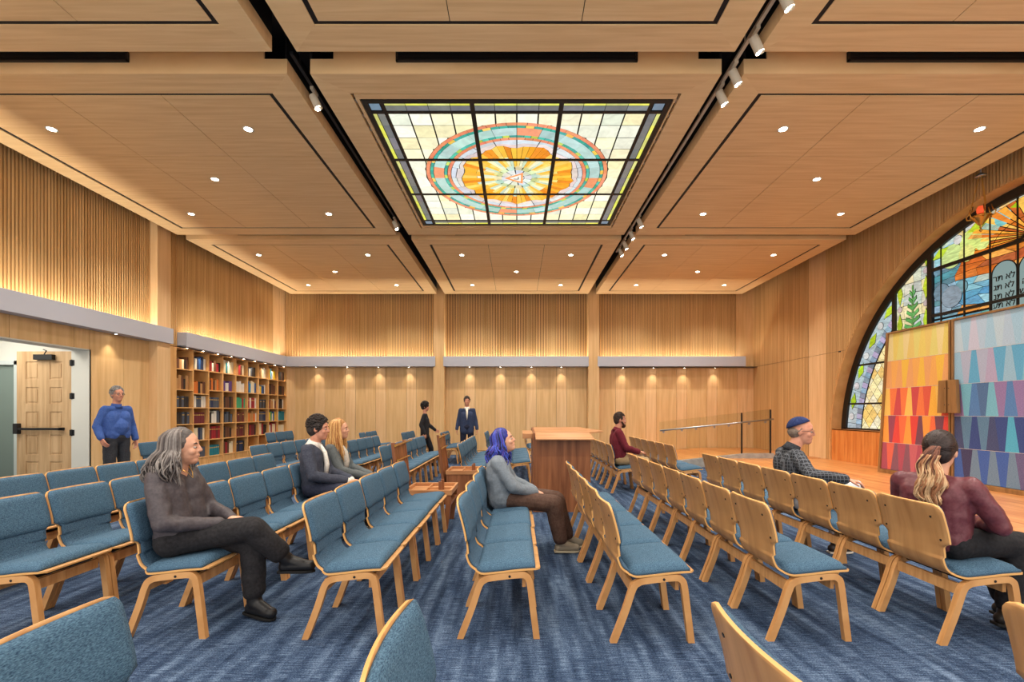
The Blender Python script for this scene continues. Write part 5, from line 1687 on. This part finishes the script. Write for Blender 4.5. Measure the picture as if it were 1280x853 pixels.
# 5 standing man in navy suit
def standing(**kw):
    J = dict(pelvis=V(0, 0, .96), chest=V(0, 0, 1.27), neck=V(0, 0, 1.47), head=V(.02, 0, 1.635), shL=V(0, .165, 1.40), shR=V(0, -.165, 1.40), elL=V(-.02, .225, 1.13), elR=V(-.02, -.225, 1.13), wrL=V(.04, .27, .89), wrR=V(.04, -.27, .89),
             hipL=V(0, .09, .92), hipR=V(0, -.09, .92), knL=V(.01, .11, .50), knR=V(.01, -.11, .50), anL=V(-.01, .12, .09), anR=V(-.01, -.12, .09), toeL=V(.12, .14, .055), toeR=V(.12, -.14, .055))
    J.update(kw); return J
p = Person('man', 'standing man in navy suit and open white shirt by the back wall', (-1.32, 12.3, 0), -PI / 2 + .1, SKIN2, 1.0)
J = standing()
p.body(J, {'L': ((.1, 0, -1), (0, -1, 0), .3), 'R': ((.1, 0, -1), (0, 1, 0), .3)}, vox=.008, headrot=(0, .05))
p.trousers((30, 36, 58), (.092, .074, .066)); p.shoes((26, 22, 22), (16, 14, 14))
p.top((50, 62, 92), 'suit_jacket', r=(.116, .112), arm=(.060, .054, .046), hem=-.11, cuff=.92, disp=.01, sidew=.082)
b = MB(); b.tube([V(.098, 0, 1.14), V(.098, 0, 1.22), V(.085, 0, 1.34), V(.045, 0, 1.44)], [.004, .018, .030, .034], 10); b.build('shirt_front', cloth((236, 230, 214)), p.t, smooth=True)
p.collar((232, 228, 220)); p.brows((40, 30, 26)); p.hair_cap((48, 36, 32), front=.046, th=.008); p.short_hair((56, 42, 36), 200, 3, .04, .004)

# 6 walking woman in dark clothes
p = Person('woman', 'standing dark-haired woman in black jacket walking by the back wall', (-2.28, 11.5, 0), .1, SKIN2, .905)
J = standing(elR=V(-.08, -.22, 1.14), wrR=V(.02, -.24, .92), elL=V(.08, .22, 1.14), wrL=V(.26, .2, 1.0), knL=V(.16, .09, .50), anL=V(.18, .1, .09), toeL=V(.31, .1, .055), knR=V(-.06, -.09, .5), anR=V(-.2, -.1, .12), toeR=V(-.08, -.1, .06))
p.body(J, {'L': ((.8, 0, -.4), (0, -1, 0), .4), 'R': ((.1, 0, -1), (0, 1, 0), .3)}, vox=.008, headrot=(-.1, .1))
p.trousers((26, 26, 32), (.09, .072, .06)); p.shoes((20, 20, 22), (14, 14, 14))
p.top((34, 34, 40), 'jacket', r=(.115, .112), arm=(.062, .054, .044), hem=-.10, disp=.01)
p.brows((34, 26, 24)); p.hair_cap((40, 32, 30), low=-.03, th=.018, front=.04); p.short_hair((46, 36, 32), 260, 4, .06, .006, lift=.03)

# 7 standing man in blue shirt
p = Person('man', 'standing grey-haired man with glasses in a bright blue shirt by the doorway', (-6.47, 7.5, 0), -.25, SKIN2, 1.0)
J = standing(elR=V(-.04, -.26, 1.13), wrR=V(.08, -.27, .93), elL=V(-.02, .25, 1.12))
p.body(J, {'L': ((.1, 0, -1), (0, -1, 0), .3), 'R': ((.5, .1, -.8), (0, 1, -.2), .4)}, vox=.007, headrot=(-.1, 0))
p.trousers((50, 52, 58), (.10, .08, .07)); p.shoes((30, 28, 28), (16, 14, 14))
p.top((62, 92, 160), 'shirt', r=(.124, .116), arm=(.064, .058, .050), hem=.03, cuff=.88, belly=.035, disp=.018, sidew=.084)
p.collar((56, 84, 150)); p.brows((130, 126, 122)); p.hair_cap((136, 132, 130), front=.035, th=.004); p.short_hair((160, 158, 156), 320, 6, .035, .0035)
def glasses(p, c=(40, 38, 40)):
    b = MB(); H = p.H
    for q in (-1, 1):
        pts = [H(.092, q * (.032 + .020 * math.cos(a)), .004 + .015 * math.sin(a)) for a in [2 * PI * i / 12 for i in range(13)]]
        b.tube(pts, .0018, 6); b.tube([H(.092, q * .052, .008), H(.04, q * .074, .008), H(-.01, q * .083, .006)], .0018, 6)
    b.tube([H(.092, -.012, .006), H(.095, 0, .008), H(.092, .012, .006)], .0016, 6)
    b.build('glasses', pc(c, .4), p.t)
glasses(p)
b = MB(); b.box(.117, .128, -.10, .10, 1.0, 1.035)
# 8 bearded man
p = Person('man', 'seated bearded man in maroon shirt and khaki trousers', (1.75, 7.98, 0), 0, SKIN2, 1.02)
J = seated(lean=.0, head=V(.03, 0, 1.19), neck=V(-.02, 0, 1.045), chest=V(-.02, 0, .9), shL=V(-.03, .18, .985), shR=V(-.03, -.18, .985), wrR=V(.33, -.06, .66), wrL=V(.33, .06, .66), elR=V(.08, -.23, .74), anR=V(.34, -.11, .085), toeR=V(.48, -.12, .055))
p.body(J, {'R': ((1, .4, -.1), (0, 0, -1), .4), 'L': ((1, -.4, -.1), (0, 0, -1), .4)}, headrot=(0, .05))
p.trousers((176, 150, 112)); p.shoes((60, 50, 44), (40, 36, 30))
p.top((112, 34, 48), 'shirt', r=(.122, .116), arm=(.064, .056, .048), cuff=.9)
p.collar((110, 32, 46)); p.brows((50, 36, 30)); p.hair_cap((58, 42, 34), front=.038, th=.003); p.short_hair((66, 48, 40), 300, 7, .03, .003, lift=.006)
def beard(p, c):
    b = MB(); H = p.H
    b.ell(H(.050, 0, -.090), (.046, .044, .040), p.Rm, 14)
    for q in (-1, 1): b.capsule(H(.045, q * .040, -.070), H(.008, q * .066, -.020), .020, .012, 10)
    b.capsule(H(.083, -.022, -.037), H(.083, .022, -.037), .0085, n=8)
    organic(b, 'beard', cloth(c, .8, 10), p.t, .006, 2, .008)
beard(p, (66, 44, 34))

# 9 man in a skullcap
p = Person('man', 'seated man in navy skullcap, glasses and black plaid shirt, arm along the chair back', (2.64, 4.40, 0), -.12, SKIN2, 1.02)
J = seated(lean=.02, head=V(.05, -.01, 1.15), neck=V(-.02, 0, 1.01), elR=V(-.02, -.33, .79), wrR=V(.25, -.36, .76), elL=V(.08, .22, .70), wrL=V(.34, .08, .63),
           knL=V(.44, .12, .52), anL=V(.40, .10, .085), knR=V(.47, -.06, .645), anR=V(.52, .30, .60), toeR=V(.60, .40, .56), soleR=V(.6, -.6, -.5).normalized())
p.body(J, {'R': ((.9, -.3, -.2), (.1, 0, -1), .45), 'L': ((.9, -.3, 0), (0, 0, -1), .3)}, vox=.0055, headrot=(-.42, .08), hscale=1.04)
p.trousers((196, 198, 202), (.092, .078, .062)); p.shoes((60, 52, 48), (220, 214, 204))
def plaid():
    m, t, b = nt('plaid_cloth'); n = t.nodes; l = t.links
    tc = n.new('ShaderNodeTexCoord')
    acc = None
    for ax in range(3):
        sp = n.new('ShaderNodeSeparateXYZ'); l.new(tc.outputs['Object'], sp.inputs[0])
        m1 = n.new('ShaderNodeMath'); m1.operation = 'MULTIPLY'; m1.inputs[1].default_value = 34; l.new(sp.outputs[ax], m1.inputs[0])
        m2 = n.new('ShaderNodeMath'); m2.operation = 'FRACT'; l.new(m1.outputs[0], m2.inputs[0])
        m3 = n.new('ShaderNodeMath'); m3.operation = 'LESS_THAN'; m3.inputs[1].default_value = .16; l.new(m2.outputs[0], m3.inputs[0])
        if acc is None: acc = m3.outputs[0]
        else:
            m4 = n.new('ShaderNodeMath'); m4.operation = 'MAXIMUM'; l.new(acc, m4.inputs[0]); l.new(m3.outputs[0], m4.inputs[1]); acc = m4.outputs[0]
    mx = n.new('ShaderNodeMix'); mx.data_type = 'RGBA'; mx.inputs[6].default_value = rgb(34, 36, 42); mx.inputs[7].default_value = rgb(92, 96, 104)
    l.new(acc, mx.inputs[0]); l.new(mx.outputs[2], b.inputs['Base Color']); b.inputs['Roughness'].default_value = .9
    return m
o = p.top((40, 42, 48), 'plaid_shirt', r=(.122, .116), arm=(.063, .056, .048), cuff=.9); o.data.materials[0] = plaid()
p.collar((46, 48, 54)); p.brows((110, 90, 76))
b = MB(); H = p.H; b.ell(H(-.045, 0, -.005), (.070, .082, .065), p.Rm, 16); 
for q in (-1, 1): b.capsule(H(.0, q * .079, .03), H(-.02, q * .080, -.0), .008)
organic(b, 'hair', cloth((128, 112, 100), .7, 12), p.t, .007, 3, .006)
b = MB(); RmC = p.Rm @ Matrix.Rotation(-.45, 3, 'Y')
vs = []; n = 24; fs = []
cc = H(-.016, 0, .028)
for i in range(7):
    t = i / 6 * 1.25
    for j in range(n):
        a = 2 * PI * j / n; r_ = .108
        vs.append(cc + RmC @ V(r_ * .98 * math.sin(t) * math.cos(a), r_ * .86 * math.sin(t) * math.sin(a), r_ * 1.0 * math.cos(t)) * 1.02)
for i in range(6):
    for j in range(n): fs.append((i * n + j, (i + 1) * n + j, (i + 1) * n + (j + 1) % n, i * n + (j + 1) % n))
b.add(vs, fs); o = b.build('skullcap', cloth((26, 42, 88)), p.t, smooth=True)
sm_ = o.modifiers.new('solid', 'SOLIDIFY'); sm_.thickness = .004
glasses(p)

# 10 ponytailed woman seen from behind
p = Person('woman', 'seated woman seen from behind, long ombre ponytail, maroon satin shirt, black trousers', (2.68, 2.97, 0), .42, SKIN, 1.0)
J = seated(lean=-.03, head=V(.06, 0, 1.10), neck=V(.0, 0, .97), chest=V(-.01, 0, .84), shL=V(-.01, .18, .905), shR=V(-.01, -.18, .905), elR=V(.08, -.28, .68), elL=V(.1, .25, .69), wrL=V(.30, .05, .66), wrR=V(.30, -.08, .64),
           hipR=V(.02, -.09, .54), knR=V(.40, -.26, .52), anR=V(.30, -.36, .10), toeR=V(.22, -.44, .055), knL=V(.46, .0, .56), anL=V(.62, -.28, .20), toeL=V(.73, -.33, .12))
J = seated(lean=-.03, head=V(.06, 0, 1.10), neck=V(.0, 0, .97), chest=V(-.01, 0, .84), shL=V(-.01, .18, .905), shR=V(-.01, -.18, .905), elR=V(.08, -.28, .68), elL=V(.1, .25, .69), wrL=V(.30, .05, .66), wrR=V(.30, -.08, .64),
           knR=V(.40, -.24, .53), anR=V(.32, -.22, .10), toeR=V(.44, -.30, .055), knL=V(.43, -.08, .52), anL=V(.52, -.14, .10), toeL=V(.64, -.22, .06))
p.body(J, {'L': ((1, -.5, 0), (0, 0, -1), .3), 'R': ((1, .4, 0), (0, 0, -1), .3)}, headrot=(.15, .06))
p.trousers((30, 30, 34), (.098, .080, .062)); p.shoes((42, 36, 32), (20, 18, 16), boot=True)
p.top((104, 54, 62), 'satin_shirt', r=(.114, .110), arm=(.062, .056, .046), rough=.38, disp=.022, hem=-.02)
p.brows((40, 30, 28)); p.hair_cap((38, 28, 28), low=-.03, th=.010, front=.045); p.pulled_back((50, 36, 34), V(-.106, 0, .03))
rt = random.Random(13)
for (nn, k0, k1, ca, cb, nm) in ((80, 0, 4, (116, 70, 52), (82, 48, 40), 'ponytail'), (170, 2, 8, (214, 178, 136), (172, 120, 84), 'ponytail_tips')):
    b = MB()
    for i in range(nn):
        sy = rt.uniform(-1, 1); sx = rt.uniform(-1, 1); ph = rt.uniform(0, 6.28); pts = []
        for k_, (dx, z, w) in enumerate(((.0, .03, .010), (-.045, .03, .022), (-.070, -.02, .036), (-.082, -.08, .052), (-.080, -.14, .064), (-.072, -.20, .072), (-.066, -.26, .070), (-.06, -.32, .055))):
            if k_ < k0 or k_ > k1: continue
            pts.append(p.H(-.108 + dx + sx * w * .45 + .014 * math.sin(ph * .5 + k_ * 2.0), sy * w * .9 + .018 * math.cos(ph * .4 + k_ * 1.9), z + (rt.uniform(-.02, .03) if k_ > 5 else 0)))
        fine = []
        for k_ in range(len(pts) - 1):
            p0 = pts[max(k_ - 1, 0)]; p1 = pts[k_]; p2 = pts[k_ + 1]; p3 = pts[min(k_ + 2, len(pts) - 1)]
            for h in (0, .33, .66): fine.append(.5 * ((2 * p1) + (p2 - p0) * h + (2 * p0 - 5 * p1 + 4 * p2 - p3) * h * h + (3 * p1 - p0 - 3 * p2 + p3) * h ** 3))
        fine.append(pts[-1])
        b.tube(fine, [.0054 * (1 - .7 * max(0, k_ / len(fine) - .6) / .4) for k_ in range(len(fine))], 6, rt.randrange(2))
    b.build(nm, [cloth(ca, .5, 10), cloth(cb, .5, 10)], p.t, smooth=True)
b = MB(); b.ell(p.H(-.115, 0, .03), (.026, .026, .024), p.Rm, 12); b.build('hair_tie', pc((30, 22, 22)), p.t, smooth=True)
